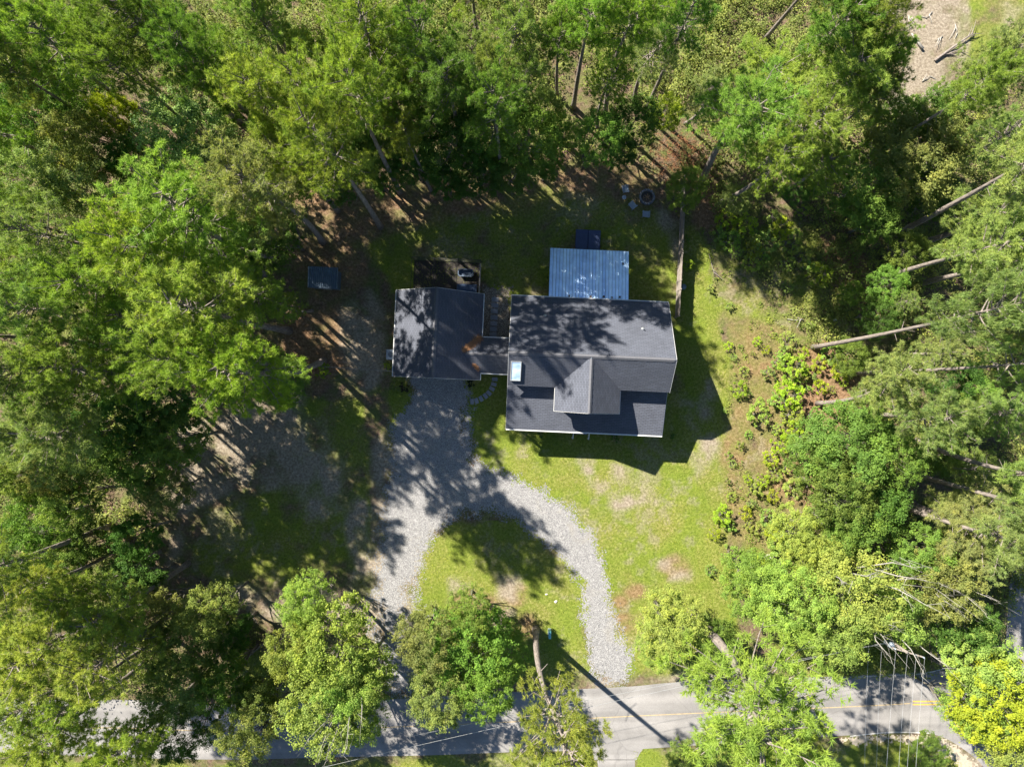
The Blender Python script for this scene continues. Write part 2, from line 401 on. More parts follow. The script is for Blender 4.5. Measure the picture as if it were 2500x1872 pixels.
LAWN = [
 ([(1130,925),(1240,900),(1640,950),(1640,720),(1668,560),(1700,560),(1740,640),(1765,720),(1770,800),(1790,880),(1780,950),(1765,1010),(1790,1100),(1765,1180),(1790,1280),(1780,1350),(1860,1430),(1800,1480),(1830,1560),(1880,1640),(1500,1662),(1410,1500),(1310,1260),(1150,1110)], 1.0),
 ([(880,600),(1000,540),(1180,520),(1300,480),(1420,450),(1560,520),(1660,540),(1660,740),(1240,740),(1180,700),(960,700)], 0.85),
 ([(1180,1255),(1308,1300),(1410,1400),(1440,1640),(1000,1685),(990,1480),(1041,1317),(1095,1275)], 1.0),
 ([(860,960),(905,980),(912,1480),(860,1480),(870,1200),(820,1100),(840,1000)], 0.9),
 ([(500,1250),(640,1200),(780,1180),(880,1260),(880,1400),(700,1430),(560,1440),(470,1400)], 0.9),
 ([(700,1000),(860,960),(870,1200),(760,1160),(700,1090)], 0.75),
 ([(958,925),(1012,925),(985,1010),(955,1070),(940,1010)], 1.0),
 ([(-200,1860),(600,1866),(1230,1848),(1440,1836),(1450,2200),(-200,2200)], 1.0),
 ([(1550,1832),(1800,1822),(2070,1806),(2245,1800),(2330,1830),(2400,1900),(2400,2200),(1560,2200)], 1.0),
 ([(2355,-100),(2600,-100),(2600,70),(2480,100),(2420,150),(2360,230),(2345,100)], 0.9),
 ([(1750,560),(1950,520),(2060,640),(2100,760),(2000,860),(1800,860),(1740,700)], 0.55),
 ([(1760,760),(1930,760),(1960,900),(1930,1010),(2000,1020),(1960,1250),(1880,1380),(1780,1350),(1770,1200)], 0.62),
 ([(600,1600),(860,1560),(1000,1600),(1000,1690),(600,1700)], 0.8),
 ([(1880,1560),(2250,1540),(2350,1560),(2320,1640),(1900,1660)], 0.85),
]
SAND = [
 ([(915,1340),(1030,1330),(1005,1480),(990,1560),(1025,1690),(950,1690),(915,1560)], 1.0),
 ([(905,1060),(955,1060),(955,1500),(1000,1600),(930,1560),(860,1500),(760,1500),(780,1450),(900,1440)], 0.7),
 ([(830,760),(900,700),(950,760),(945,900),(900,960),(850,940),(840,860)], 0.8),
 ([(420,1050),(560,1000),(720,960),(760,1080),(720,1180),(600,1200),(480,1240),(420,1400),(400,1180)], 0.68),
 ([(690,1060),(790,1040),(850,1120),(840,1250),(760,1260),(700,1180)], 0.6), ([(840,1240),(900,1200),(905,1440),(850,1460)], 0.6),
 ([(560,1440),(760,1430),(900,1440),(930,1500),(860,1540),(640,1520)], 0.7),
 ([(1100,1415),(1155,1415),(1150,1435),(1105,1440)], 1.0), ([(1205,1400),(1260,1410),(1250,1460),(1225,1455)], 1.0),
 ([(1205,1490),(1235,1495),(1230,1530),(1215,1525)], 0.9),
 ([(2195,-60),(2350,-60),(2355,120),(2330,210),(2230,290),(2150,300),(2190,220),(2230,150),(2210,60)], 1.0),
 ([(1620,520),(1665,540),(1660,640),(1640,640),(1630,570)], 0.7),
 ([(1440,1655),(1700,1650),(1700,1668),(1440,1680)], 0.9),
 ([(2090,1655),(2320,1625),(2330,1650),(2090,1665)], 0.8), ([(2200,1796),(2300,1800),(2420,1860),(2440,1960),(2380,1960),(2330,1850),(2240,1812)], 0.8),
 ([(2440,1480),(2480,1480),(2460,1560),(2440,1560)], 0.9),
 ([(1590,1370),(1650,1355),(1700,1400),(1660,1440),(1600,1420)], 0.45),
 ([(1680,1020),(1740,900),(1740,1080),(1700,1180)], 0.35),
 ([(1420,1130),(1570,1130),(1590,1220),(1460,1250)], 0.42), ([(1640,930),(1700,980),(1700,1080),(1650,1120)], 0.4),
 ([(2440,0),(2540,0),(2540,60),(2450,70)], 0.5),
]
STRAW = [
 ([(1920,860),(2020,840),(2110,940),(2120,1010),(2050,1060),(1960,1060),(1950,960)], 1.0),
 ([(1770,780),(1920,780),(1980,900),(1930,1100),(1880,1330),(1780,1330),(1770,1100),(1790,950)], 0.55),
 ([(1880,1080),(2010,1090),(2000,1240),(1900,1260),(1860,1150)], 0.7),
 ([(2010,560),(2130,640),(2140,760),(2060,720),(1990,640)], 1.0),
 ([(700,440),(1240,420),(1300,380),(1500,380),(1640,480),(1500,500),(1180,520),(900,600),(900,700),(760,760),(700,640)], 0.4),
 ([(690,760),(830,740),(850,900),(780,960),(700,880)], 0.9),
 ([(1680,420),(1760,460),(1800,560),(1700,560)], 0.9),
]
def circ(u, v, r): return [(u+r*math.cos(a)*1.1, v+r*math.sin(a)) for a in np.linspace(0, 2*math.pi, 13)[:-1]]
for u, v, r in ((1300,1530,34),(1255,1452,26),(1140,1470,38),(1650,1385,40),(1515,1470,22),(1180,1500,50),(1550,1440,28),(1525,1520,28)): STRAW.append((circ(u, v, r), 0.9))
def zone_masks(X, Y):
    n1 = vnoise(X, Y, 3.2, 5, 5)*3.2; n2 = vnoise(X, Y, 1.4, 55, 5)
    g = np.zeros_like(X); s = np.zeros_like(X); t = np.zeros_like(X)
    for P, k in LAWN: g = np.maximum(g, k*sstep(sdf(X, Y, px(P)) + n1*0.9, -0.5, 0.5))
    g = np.clip(g*(1.0 + (g < 0.97)*n2*3.0), 0, 1)
    for P, k in SAND: s = np.maximum(s, np.clip(k + n2*2.6, 0, 1)*sstep(sdf(X, Y, px(P)) + n1*0.9, -0.6, 0.6))
    for P, k in STRAW: t = np.maximum(t, np.clip(k + n2*1.6, 0, 1)*sstep(sdf(X, Y, px(P)) + n1*0.7, -0.5, 0.6))
    g *= (1 - t*0.85)
    bare = sstep(vnoise(X, Y, 1.1, 91, 6, .7)+vnoise(X, Y, 7, 92, 2)*.7, 0.12, 0.3)*0.4
    s = np.maximum(s, bare*(g > 0.3)); g = g*(1-bare*0.3)
    return g, s, t
Gm, Sm, Tm = zone_masks(X, Y)
me = bpy.data.meshes.new('ground')
nx, ny = len(GX), len(GY)
Z = np.where((abs(X) > 60) | (abs(Y) > 45), vnoise(X, Y, 40, 3, 2)*3.0, 0)
V = np.stack([X, Y, Z], 1).astype(np.float32)
I = np.arange(nx*ny).reshape(ny, nx)
F = np.stack([I[:-1, :-1].ravel(), I[:-1, 1:].ravel(), I[1:, 1:].ravel(), I[1:, :-1].ravel()], 1).astype(np.int32)
me.vertices.add(len(V)); me.vertices.foreach_set('co', V.ravel()); me.loops.add(F.size); me.polygons.add(len(F))
me.loops.foreach_set('vertex_index', F.ravel()); me.polygons.foreach_set('loop_start', np.arange(0, F.size, 4, dtype=np.int32))
ca = me.color_attributes.new('zones', 'FLOAT_COLOR', 'POINT')
ca.data.foreach_set('color', np.stack([Gm, Sm, Tm, np.ones_like(Gm)], 1).astype(np.float32).ravel())
me.materials.append(M_GROUND); me.update(calc_edges=True)
go = bpy.data.objects.new('ground', me); COL.objects.link(go); tag(go, kind='structure')

def ragged_sheet(name, poly, mat, z, amp, cell=0.13, seed=3, smooth=True):
    P = px([tuple(p) for p in (catmull(poly, 5, True) if smooth else poly)])
    xs = np.arange(P[:, 0].min()-1, P[:, 0].max()+1, cell); ys = np.arange(P[:, 1].min()-1, P[:, 1].max()+1, cell)
    A, B = np.meshgrid(xs, ys); sd = sdf(A, B, P)
    m = sd + vnoise(A, B, 0.8, seed, 3)*amp*1.4 + (np.random.RandomState(seed).rand(*A.shape)-0.5)*amp*0.9 > 0
    a = A[m]; b = B[m]; c = cell/2
    Vv = np.stack([np.stack([a-c, b-c], 1), np.stack([a+c, b-c], 1), np.stack([a+c, b+c], 1), np.stack([a-c, b+c], 1)], 1)
    Vv = np.concatenate([Vv, np.full(Vv.shape[:2]+(1,), z)], 2)
    return tag(np_mesh(name, Vv.reshape(-1, 3), 4, mat), kind='structure')

DRIVE = [(1012,918),(1132,918),(1140,997),(1146,1074),(1161,1128),(1225,1152),(1289,1182),(1364,1222),(1402,1266),(1452,1311),(1470,1367),(1486,1440),(1505,1520),(1525,1575),(1545,1630),(1520,1662),(1467,1662),(1441,1611),(1432,1540),(1420,1480),(1414,1410),(1366,1362),(1308,1300),(1242,1257),(1173,1246),(1095,1273),(1041,1317),(1022,1383),(990,1400),(945,1370),(935,1300),(945,1220),(958,1130),(952,1060),(985,1005),(1008,960)]
ARM = [(945,1330),(1030,1330),(1018,1383),(998,1480),(985,1560),(1005,1640),(1020,1690),(960,1690),(935,1600),(925,1500),(920,1430),(925,1370)]
ragged_sheet('driveway', DRIVE, M_GRAVEL, 0.006, 1.2, 0.08)
ragged_sheet('driveway_arm', ARM, M_GRAVEL, 0.005, 2.6, 0.08, seed=31)
ragged_sheet('gravel_strip', [(1178,700),(1246,705),(1240,830),(1172,828)], M_PEBBLE, 0.004, 0.5, smooth=False)

# ------------------------------------------------------------------ roads
def strip(name, top, bot, mat, z, kind='structure'):
    t = catmull(top, 8); b_ = catmull(bot, 8); n = min(len(t), len(b_))
    mb = MB(); vs = []
    for i in range(n): vs += [at(t[i][0], t[i][1]) + Vector((0, 0, z)), at(b_[i][0], b_[i][1]) + Vector((0, 0, z))]
    mb.add(vs, [(2*i, 2*i+1, 2*i+3, 2*i+2) for i in range(n-1)])
    o = mb.build(name, mat); 
    if kind: tag(o, kind=kind)
    return o
TOPE = [(-900,1690),(-200,1702),(0,1706),(300,1707),(560,1718),(825,1712),(1060,1700),(1250,1688),(1521,1676),(1675,1663),(2017,1651),(2222,1641),(2420,1630),(2700,1620),(3300,1600)]
BOTE = [(-900,1840),(-200,1838),(0,1836),(300,1848),(560,1853),(825,1847),(1060,1842),(1250,1835),(1521,1829),(1675,1820),(2017,1797),(2222,1788),(2420,1790),(2700,1790),(3300,1780)]
strip('road', TOPE, BOTE, M_ASPH, 0.012)
strip('side_road', [(2640,1000),(2530,1250),(2470,1400),(2456,1553),(2440,1640),(2300,1700)], [(2840,1000),(2730,1250),(2660,1400),(2650,1553),(2680,1640),(2760,1700)], M_ASPH, 0.016)
strip('road_apron', [(2245,1787),(2300,1798),(2357,1831),(2404,1876),(2440,1960),(2450,2300)], [(2700,1787),(2700,1800),(2700,1830),(2700,1880),(2700,1960),(2700,2300)], M_ASPH, 0.020)
strip('road_spur', [(1440,1800),(1450,1850),(1462,1900),(1470,2300)], [(1590,1800),(1556,1850),(1550,1900),(1555,2300)], M_ASPH, 0.008)
def line(name, pts, wpx, mat, z):
    up = [(u, v-wpx/2) for u, v in pts]; dn = [(u, v+wpx/2) for u, v in pts]
    return strip(name, up, dn, mat, z)
MID = [((a[0]+b[0])/2, (a[1]+b[1])/2) for a, b in zip(TOPE, BOTE)]
M_YELW = simple('worn_yellow_paint', (0.3, 0.23, 0.13), 0.8, 0, 0.35, 3, 0.05)
line('road_marking', [(2228,1711),(2300,1711),(2360,1711)], 3.2, M_YEL, 0.026)
line('road_marking', [(2228,1718.5),(2300,1718.5),(2360,1718.5)], 3.2, M_YEL, 0.026)
line('road_marking', [(-200,1768),(300,1776),(560,1785),(825,1779),(1250,1761),(1675,1741),(2075,1724),(2222,1716)], 2.2, M_YELW, 0.016)
line('road_marking', [(2075,1796),(2160,1787),(2200,1786),(2270,1789)], 2.6, M_PAINT, 0.024)
line('road_marking', [(2075,1652.5),(2160,1648),(2232,1645)], 1.8, M_PAINT, 0.016)
line('road_marking', [(2232,1646),(2270,1640),(2310,1630)], 2.6, M_PAINT, 0.024)
mk = MB()
a = at(2490, 1425); mk.box(a.x-0.06, a.x+0.06, a.y-0.9, a.y+0.9, 0.020, 0.022); a = at(2490, 1535); mk.box(a.x-0.05, a.x+0.05, a.y-0.6, a.y+0.6, 0.020, 0.022)
tag(mk.build('road_marking', M_PAINT), kind='structure')
ragged_sheet('road_shoulder', [(2070,1800),(2200,1792),(2290,1800),(2345,1832),(2392,1880),(2410,1960),(2380,1960),(2350,1885),(2310,1845),(2240,1810),(2080,1812)], M_KERB, 0.010, 0.5, seed=9)

# ------------------------------------------------------------------ house (local frame on the west end of the main ridge)
TH = R(-2.6)
H0 = Vector((-0.25, 2.50, 0))
def loc2w(x, y, z=0):
    c, s = math.cos(TH), math.sin(TH); return Vector((H0.x + x*c - y*s, H0.y + x*s + y*c, z))
house = empty('house', H0, TH)
tag(house, 'long house with dark shingle gable roofs, garage wing and front porch in the clearing', 'house')
RZ, BE, FE = 8.1, 3.95, 5.98
T = 0.16
m = MB(); m.slab([(0,0,RZ),(13.7,0,RZ),(13.7,5.19,BE),(0,5.19,BE)], T, (1,0,0)); m.slab([(0,0,RZ),(0,-2.65,FE),(13.7,-2.65,FE),(13.7,0,RZ)], T, (1,0,0))
main_roof = m.build('main_roof', M_SHINGLE, house)
GX0, GX1, GXC, GYF = 4.02, 9.55, 6.78, -4.64
e = 0.012
m = MB()
m.slab([(GXC,0.02,RZ+e),(GX0,-2.65,FE+e),(GX0,GYF,FE+e),(GXC,GYF,RZ+e)], T, (0,1,0)); m.slab([(GXC,0.02,RZ+e),(GXC,GYF,RZ+e),(GX1,GYF,FE+e),(GX1,-2.65,FE+e)], T, (0,1,0))
m.build('front_gable_roof', M_SHINGLE, house)
m = MB(); m.slab([(0.0,-2.3,4.95),(0.0,-6.48,3.6),(13.75,-6.48,3.6),(13.75,-2.3,4.95)], 0.14, (1,0,0)); m.build('porch_roof', M_SHINGLE, house)
ge, gr = 2.8, 5.8
m = MB(); m.slab([(-6.39,-2.31,gr),(-6.39,5.34,gr),(-10.28,5.34,ge),(-10.28,-2.31,ge)], T, (0,1,0)); m.slab([(-6.39,-2.31,gr),(-2.5,-2.31,ge),(-2.5,5.34,ge),(-6.39,5.34,gr)], T, (0,1,0))
garage_roof = m.build('garage_roof', M_SHINGLE, house)
m = MB(); cr = ge+1.57*0.771
m.slab([(-4.1,-0.08,cr+e),(0.36,-0.08,cr+e),(0.36,1.49,ge+e),(-2.48,1.49,ge+e)], 0.12, (1,0,0)); m.slab([(-4.1,-0.08,cr+e),(-2.48,-1.66,ge+e),(0.36,-1.66,ge+e),(0.36,-0.08,cr+e)], 0.12, (1,0,0))
m.build('breezeway_roof', M_SHINGLE, house)
# ridge caps: overlapping folded tabs
rng = random.Random(4)
def caps(a, b, wd, drop, parent, zo=0.015):
    m = MB(); a = Vector(a); b = Vector(b); d = b-a; n = int(d.length/0.26); d.normalize(); s = Vector((-d.y, d.x, 0))
    for i in range(n):
        p = a + d*(i*0.26); q = p + d*0.29; z = zo + 0.012*(i % 2)
        m.add([p+Vector((0,0,z+0.01)), q+Vector((0,0,z)), q+s*wd-Vector((0,0,drop-z)), p+s*wd-Vector((0,0,drop-z-0.01)), q-s*wd-Vector((0,0,drop-z)), p-s*wd-Vector((0,0,drop-z-0.01))],
              [(0,1,2,3),(1,0,5,4),(3,2,4,5)])
    return m.build('ridge_cap', M_CAP, parent)
caps((0,0,RZ),(13.7,0,RZ), 0.17, 0.125, main_roof); caps((-6.39,-2.3,gr),(-6.39,5.3,gr), 0.17, 0.12, garage_roof)
caps((GXC,-0.2,RZ+e),(GXC,GYF,RZ+e), 0.15, 0.112, house)
caps((0.34,-0.08,cr+e),(-3.9,-0.08,cr+e), 0.13, 0.09, house)
# gutters and drip edges in white
def gutter(*segs):
    m = MB()
    for a, b, wd, h in segs: MB().beam(a, b, wd, h).build('gutter', M_WHITE, house)
gutter(((0,-6.53,3.53),(13.75,-6.53,3.53),0.11,0.12))
gutter(((0,5.24,3.88),(13.7,5.24,3.88),0.07,0.1)); gutter(((-10.32,-2.33,2.73),(-10.32,5.36,2.73),0.06,0.1)); gutter(((-2.46,1.52,2.73),(-2.46,5.36,2.73),0.07,0.1), ((-2.46,-2.33,2.73),(-2.46,-1.7,2.73),0.07,0.1))
gutter(((-2.42,1.54,2.74),(0.33,1.54,2.74),0.07,0.1)); gutter(((-2.42,-1.72,2.74),(0.33,-1.72,2.74),0.09,0.1))
gutter(((GX0-0.03,-2.7,FE-0.1),(GX0-0.03,GYF,FE-0.1),0.03,0.1),((GX1+0.03,-2.7,FE-0.1),(GX1+0.03,GYF,FE-0.1),0.03,0.1))
# rake boards
def rk(a, b, w_, h_): MB().beam(a, b, w_, h_).build('rake_board', M_WHITE, house)
for x in (-0.02, 13.72):
    rk((x,0,RZ-0.1),(x,5.19,BE-0.1),0.025,0.16); rk((x,0,RZ-0.1),(x,-2.65,FE-0.1),0.025,0.16)
for y in (-2.33, 5.36):
    rk((-6.39,y,gr-0.1),(-10.28,y,ge-0.1),0.025,0.15); rk((-6.39,y,gr-0.1),(-2.5,y,ge-0.1),0.025,0.15)
rk((GXC,GYF-0.02,RZ-0.09),(GX0,GYF-0.02,FE-0.09),0.02,0.14); rk((GXC,GYF-0.02,RZ-0.09),(GX1,GYF-0.02,FE-0.09),0.02,0.14)
for x in (-0.02, 13.77): rk((x,-2.3,4.86),(x,-6.48,3.51),0.02,0.12)
# walls
m = MB()
pts = [(-2.35,0.5),(4.85,0.5),(4.85,4.0),(0,7.85),(-2.35,5.95)]
def yprism(m, pts, x0, x1):
    n = len(pts); m.add([(x0, y, z) for y, z in pts]+[(x1, y, z) for y, z in pts], [tuple(range(n)), tuple(range(n, 2*n))[::-1]]+[(i, n+i, n+(i+1) % n, (i+1) % n) for i in range(n)])
yprism(m, pts, 0.35, 13.35)
m.build('wall', M_SIDING, house)
m = MB(); m.add([(4.35,-4.3,0.5),(9.2,-4.3,0.5),(9.2,-4.3,FE-0.1),(GXC,-4.3,RZ-0.2),(4.35,-4.3,FE-0.1),(4.35,-2.36,0.5),(9.2,-2.36,0.5),(9.2,-2.36,FE-0.1),(GXC,-2.36,RZ-0.2),(4.35,-2.36,FE-0.1)],
      [(0,1,2,3,4),(0,5,6,1),(1,6,7,2),(0,4,9,5)]); m.build('wall', M_SIDING, house)
m = MB(); n = 5; P = [(-9.95,0),(-2.85,0),(-2.85,2.75),(-6.39,5.55),(-9.95,2.75)]
m.add([(x,-2.0,z) for x, z in P]+[(x,5.05,z) for x, z in P], [tuple(range(5)), tuple(range(5,10))[::-1]]+[((i+1) % 5, i, i+5, (i+1) % 5+5) for i in range(5)]); m.build('wall', M_SIDING, house)
for y in (-1.4, 1.1): MB().box(-2.84,0.34,y,y+.15,0.1,2.75).build('wall', M_SIDING, house)
m = MB(); m.box(0.38,13.32,-2.32,4.82,0,0.5); m.build('foundation', M_BRICK, house)
m = MB(); m.box(0.4,13.3,-6.2,-2.36,0.0,0.52); m.build('porch_floor', M_CONC, house)
for x in (0.45, 3.0, 5.9, 8.3, 10.9, 13.2):
    m = MB(); m.box(x-0.09,x+0.09,-6.15,-5.97,0.52,3.45); m.box(x-0.13,x+0.13,-6.19,-5.93,0.52,0.7); m.build('porch_post', M_WHITE, house)
for x0, x1 in ((0.55,5.8),(8.4,13.1)):
    m = MB(); m.box(x0,x1,-6.1,-6.04,1.38,1.44); m.box(x0,x1,-6.1,-6.04,0.62,0.67)
    for k in range(int((x1-x0)/0.14)): m.box(x0+k*0.14,x0+k*0.14+0.035,-6.09,-6.05,0.67,1.38)
    m.build('porch_railing', M_WHITE, house)
m = MB(); m.box(6.2,7.55,-6.55,-6.2,0,0.36); m.box(6.2,7.55,-6.9,-6.55,0,0.2); m.build('porch_steps', M_CONC, house)
for x in (6.16, 7.6):
    m = MB(); m.beam((x,-6.2,1.5),(x,-7.25,0.98),0.08,0.07); m.box(x-0.05,x+0.05,-7.3,-7.2,0,1.04); m.box(x-0.04,x+0.04,-6.25,-6.17,0,1.5)
    for k in range(5): m.box(x-0.015,x+0.015,-6.4-k*0.17,-6.37-k*0.17,0.15,1.36-k*0.085)
    m.build('handrail', M_WHITE, house)
def window(x, y, z, wd, h, axis_, parent=house, sgn=-1):
    m = MB(); g = MB(); t = 0.06
    def bx(mm, a0, a1, z0, z1, d0, d1):
        d0, d1 = sorted((d0*sgn, d1*sgn))
        if axis_ == 'y': mm.box(x+a0, x+a1, y+d0, y+d1, z0, z1)
        else: mm.box(x+d0, x+d1, y+a0, y+a1, z0, z1)
    for q in (-wd/2, wd/2-t): bx(m, q, q+t, z, z+h, 0.003, 0.05)
    for q in (z, z+h/2-t/2, z+h-t): bx(m, -wd/2+t, wd/2-t, q, q+t, 0.003, 0.045)
    bx(m, -wd/2-0.05, wd/2+0.05, z-0.06, z-0.003, 0.003, 0.09)
    bx(g, -wd/2+t, wd/2-t, z+t, z+h-t, 0.002, 0.02)
    o = m.build('window', M_WHITE, parent); g.build('pane', M_GLASS, o)
for x in (2.2, 10.6, 12.2): window(x, -2.35, 1.3, 1.0, 1.5, 'y')
for x in (5.3, 8.3): window(x, -4.3, 1.3, 0.8, 1.5, 'y')
window(GXC, -4.3, 5.2, 1.0, 1.2, 'y')
for x in (1.5, 4.5, 9.8, 12.2): window(x, 4.85, 1.4, 1.0, 1.3, 'y', sgn=1)
for y in (-1.2, 1.5, 3.5): window(13.35, y, 1.4, 0.9, 1.4, 'x', sgn=1)
window(13.35, 0.2, 4.9, 0.9, 1.2, 'x', sgn=1)
window(-9.95, 1.5, 1.2, 0.9, 1.1, 'x', sgn=-1)
d = MB().box(6.35,7.3,-4.36,-4.303,0.53,2.65).build('door', M_BROWNW, house); MB().box(7.15,7.2,-4.42,-4.36,1.5,1.56).build('handle', M_GALV, d)
m = MB()
for k in range(4): m.bevbox(-8.3,-4.4,-2.06,-2.004,0.05+k*0.56,0.59+k*0.56,0.01)
m.build('garage_door', M_DOOR, house)
# skylight on the front slope
sl_ = (RZ-FE)/2.65
m = MB()
def sk(x, y, up): return Vector((x, y, RZ + sl_*y + up))
def sbox(mm, x0, x1, y0, y1, u0, u1):
    vs = [sk(x0,y0,u0),sk(x1,y0,u0),sk(x1,y1,u0),sk(x0,y1,u0),sk(x0,y0,u1),sk(x1,y0,u1),sk(x1,y1,u1),sk(x0,y1,u1)]
    mm.add(vs, [(0,3,2,1),(4,5,6,7),(0,1,5,4),(1,2,6,5),(2,3,7,6),(3,0,4,7)])
for a_ in ((0.2,0.26,-2.26,-0.66),(1.0,1.06,-2.26,-0.66),(0.26,1.0,-2.26,-2.2),(0.26,1.0,-0.72,-0.66)): sbox(m, *a_, -0.03, 0.17)
s1 = m.build('skylight', M_WHITE, house)
m = MB(); sbox(m, 0.262, 0.998, -2.198, -0.722, 0.06, 0.14); m.build('pane', M_SKYL, s1)
# vent pipes
for x, y in ((11.2, 2.6), (2.9, 3.4)):
    z = RZ - 0.8*y; m = MB(); m.tube([(x,y,z-0.1),(x,y,z+0.35)], 0.045, 8); m.lathe([(0.16,-0.02),(0.09,0.06),(0.05,0.1)], 10, (x,y,z)); m.build('vent_pipe', M_GALV, house)
# pine straw in the roof valleys
rs = np.random.RandomState(8)
def straw_patch(p0, p1, wd, n, zf):
    t = rs.rand(n)**0.8; x = p0[0]+(p1[0]-p0[0])*t; y = p0[1]+(p1[1]-p0[1])*t
    dx = (p1[0]-p0[0]); dy = (p1[1]-p0[1]); L_ = math.hypot(dx, dy); w_ = rs.randn(n)*wd*(1.0-0.6*t)
    x = x - dy/L_*w_ + rs.randn(n)*0.05; y = y + dx/L_*w_ + rs.randn(n)*0.05
    z = zf(x, y) + 0.02 + rs.rand(n)*0.06
    a = rs.rand(n)*math.pi; l = 0.09+rs.rand(n)*0.06; ww = 0.012
    c, s = np.cos(a), np.sin(a); A = np.stack([x-c*l, y-s*l, z], 1); B = np.stack([x+c*l-s*ww, y+s*l+c*ww, z+0.01], 1); C = np.stack([x+c*l+s*ww, y+s*l-c*ww, z+0.01], 1)
    return np.stack([A, B, C], 1).reshape(-1, 3)
def zval(x, y):
    zg = ge + (-2.5-x)*0.771; zc = np.where(abs(y+0.08) < 1.58, cr - abs(y+0.08)*0.771, -9); return np.maximum(zg, zc)
Vs = np.concatenate([straw_patch((-2.55,1.5),(-4.0,0.15),0.17,1500,zval), straw_patch((-2.6,-1.5),(-3.1,-0.95),0.1,220,zval)])
Vs = np.array([loc2w(*p) for p in Vs])
tag(np_mesh('pine_straw', Vs, 3, M_STRAW), 'rusty pine straw caught in the valleys of the breezeway roof', 'pine straw', kind='stuff')

# ------------------------------------------------------------------ patio cover
pc = empty('patio_cover', loc2w(6.7, 7.4), TH); tag(pc, 'open patio cover with ribbed blue grey metal roof behind the house', 'patio cover')
off = Vector((6.7, 7.4, 0))
m = MB(); X0, X1, Y0, Y1, Zs, Zn = 3.22-6.7, 10.2-6.7, 5.30-7.4, 9.72-7.4, 3.80, 2.75
def zz(y): return Zs + (Zn-Zs)*(y-Y0)/(Y1-Y0)
W_ = (X1-X0)/24; vs = []; prof = []
for k in range(25):
    x = X0+k*W_; prof += [(x-0.03, 0), (x-0.02, 0.09), (x+0.02, 0.09), (x+0.03, 0)]
prof = [(max(X0, min(X1, a)), b) for a, b in prof]
for (ya, yb, lift) in ((Y0, Y0+1.75, 0.0), (Y0+1.68, Y1, -0.012)):
    vs = []
    for x, h in prof: vs += [(x, ya, zz(ya)+h+lift), (x, yb, zz(yb)+h+lift)]
    m.add(vs, [(2*i, 2*i+2, 2*i+3, 2*i+1) for i in range(len(prof)-1)])
m.build('roof', M_METAL, pc)
m = MB()
for y in (Y0+0.1, (Y0+Y1)/2, Y1-0.1): m.beam((X0+0.05,y,zz(y)-0.09),(X1-0.05,y,zz(y)-0.09),0.07,0.12)
for x in np.linspace(X0+0.1, X1-0.1, 6): m.beam((x,Y0+0.05,zz(Y0)-0.2),(x,Y1-0.05,zz(Y1)-0.2),0.05,0.09)
m.build('rafters', M_BROWNW, pc)
for x in (X0+0.15, 0, X1-0.15): MB().box(x-0.06,x+0.06,Y1-0.27,Y1-0.15,0,zz(Y1)-0.26).build('post', M_BROWNW, pc)
# leaf debris lodged on the roof
for i, (x, y) in enumerate(((1.35,-1.93),(2.75,-1.9),(0.2,-1.98),(2.05,-2.0),(-1.7,-2.0),(3.0,1.15))):
    rr = np.random.RandomState(i+60); n = 150
    p = rr.randn(n, 3).clip(-1.2,1.2)*np.array([0.05, 0.06, 0.015]) + np.array([x, y, zz(y)+0.05]); a = rr.rand(n, 3, 3)*0.09 - 0.045
    V_ = (p[:, None, :] + a); V_ = V_.reshape(-1, 3)
    V_ = np.array([loc2w(q[0]+6.7, q[1]+7.4, q[2]) for q in V_])
    wh = ['near its lower middle', 'at the lower east corner', 'left of middle', 'just west of the corner one', 'toward the west end', 'alone on the upper east side'][i]
    tag(np_mesh('leaf_clump', V_, 3, M_BROWNW), 'dark leaf clump on the metal patio roof ' + wh, 'leaf clump', 'leaf clumps on the patio roof')

# ------------------------------------------------------------------ small things round the house
def thing(name, label, cat, loc, rz=0, group=None):
    o = empty(name, loc, rz); tag(o, label, cat, group); return o
p = at(1433, 592); t = thing('hot_tub', 'square dark tub under a navy cover beside the metal patio roof', 'hot tub', p, TH)
MB().bevbox(-1.1,1.1,-0.95,0.95,0,0.78,0.04).build('cabinet', M_BROWNW, t)
c_ = MB(); c_.bevbox(-1.14,-0.005,-0.99,0.99,0.782,0.9,0.04); c_.bevbox(0.005,1.14,-0.99,0.99,0.782,0.9,0.04); c_.build('cover', M_NAVY, t)
# stepping stones
for i, v in enumerate((731.5,745.5,759.5,775,790,803.5,817)):
    p = at(1209-(i*0.9), v); o = MB().bevbox(-0.32,0.32,-0.22,0.22,0.0,0.06,0.015).build('stepping_stone', M_CONC)
    o.location = p; o.rotation_euler.z = TH
    tag(o, 'grey square slab in the straight gravel path between garage and house, ' + ['northernmost','second','third','fourth','fifth','sixth','seventh and last'][i] + (' from the back' if 0 < i < 6 else ''), 'stepping stone', 'straight row of stepping stones')
for i, (a_, b_, r_) in enumerate(((850,1037,-2),(843,1071,-15),(831,1101,-28),(811,1130,-42),(787,1150,-52),(758,1168,-62),(727,1182,-72),(697,1187,-84))):
    p = at(900+a_*.3623, 550+b_*.3623); o = MB().bevbox(-0.26,0.26,-0.17,0.17,0.0,0.05,0.015).build('stepping_stone', M_CONC)
    o.location = p; o.rotation_euler.z = R(r_)
    tag(o, 'grey slab in the curved lawn path by the breezeway, ' + ['nearest the breezeway','second','third','fourth','fifth','sixth','seventh','nearest the driveway'][i] + (' from the breezeway' if 0 < i < 7 else ''), 'stepping stone', 'curved row of stepping stones')
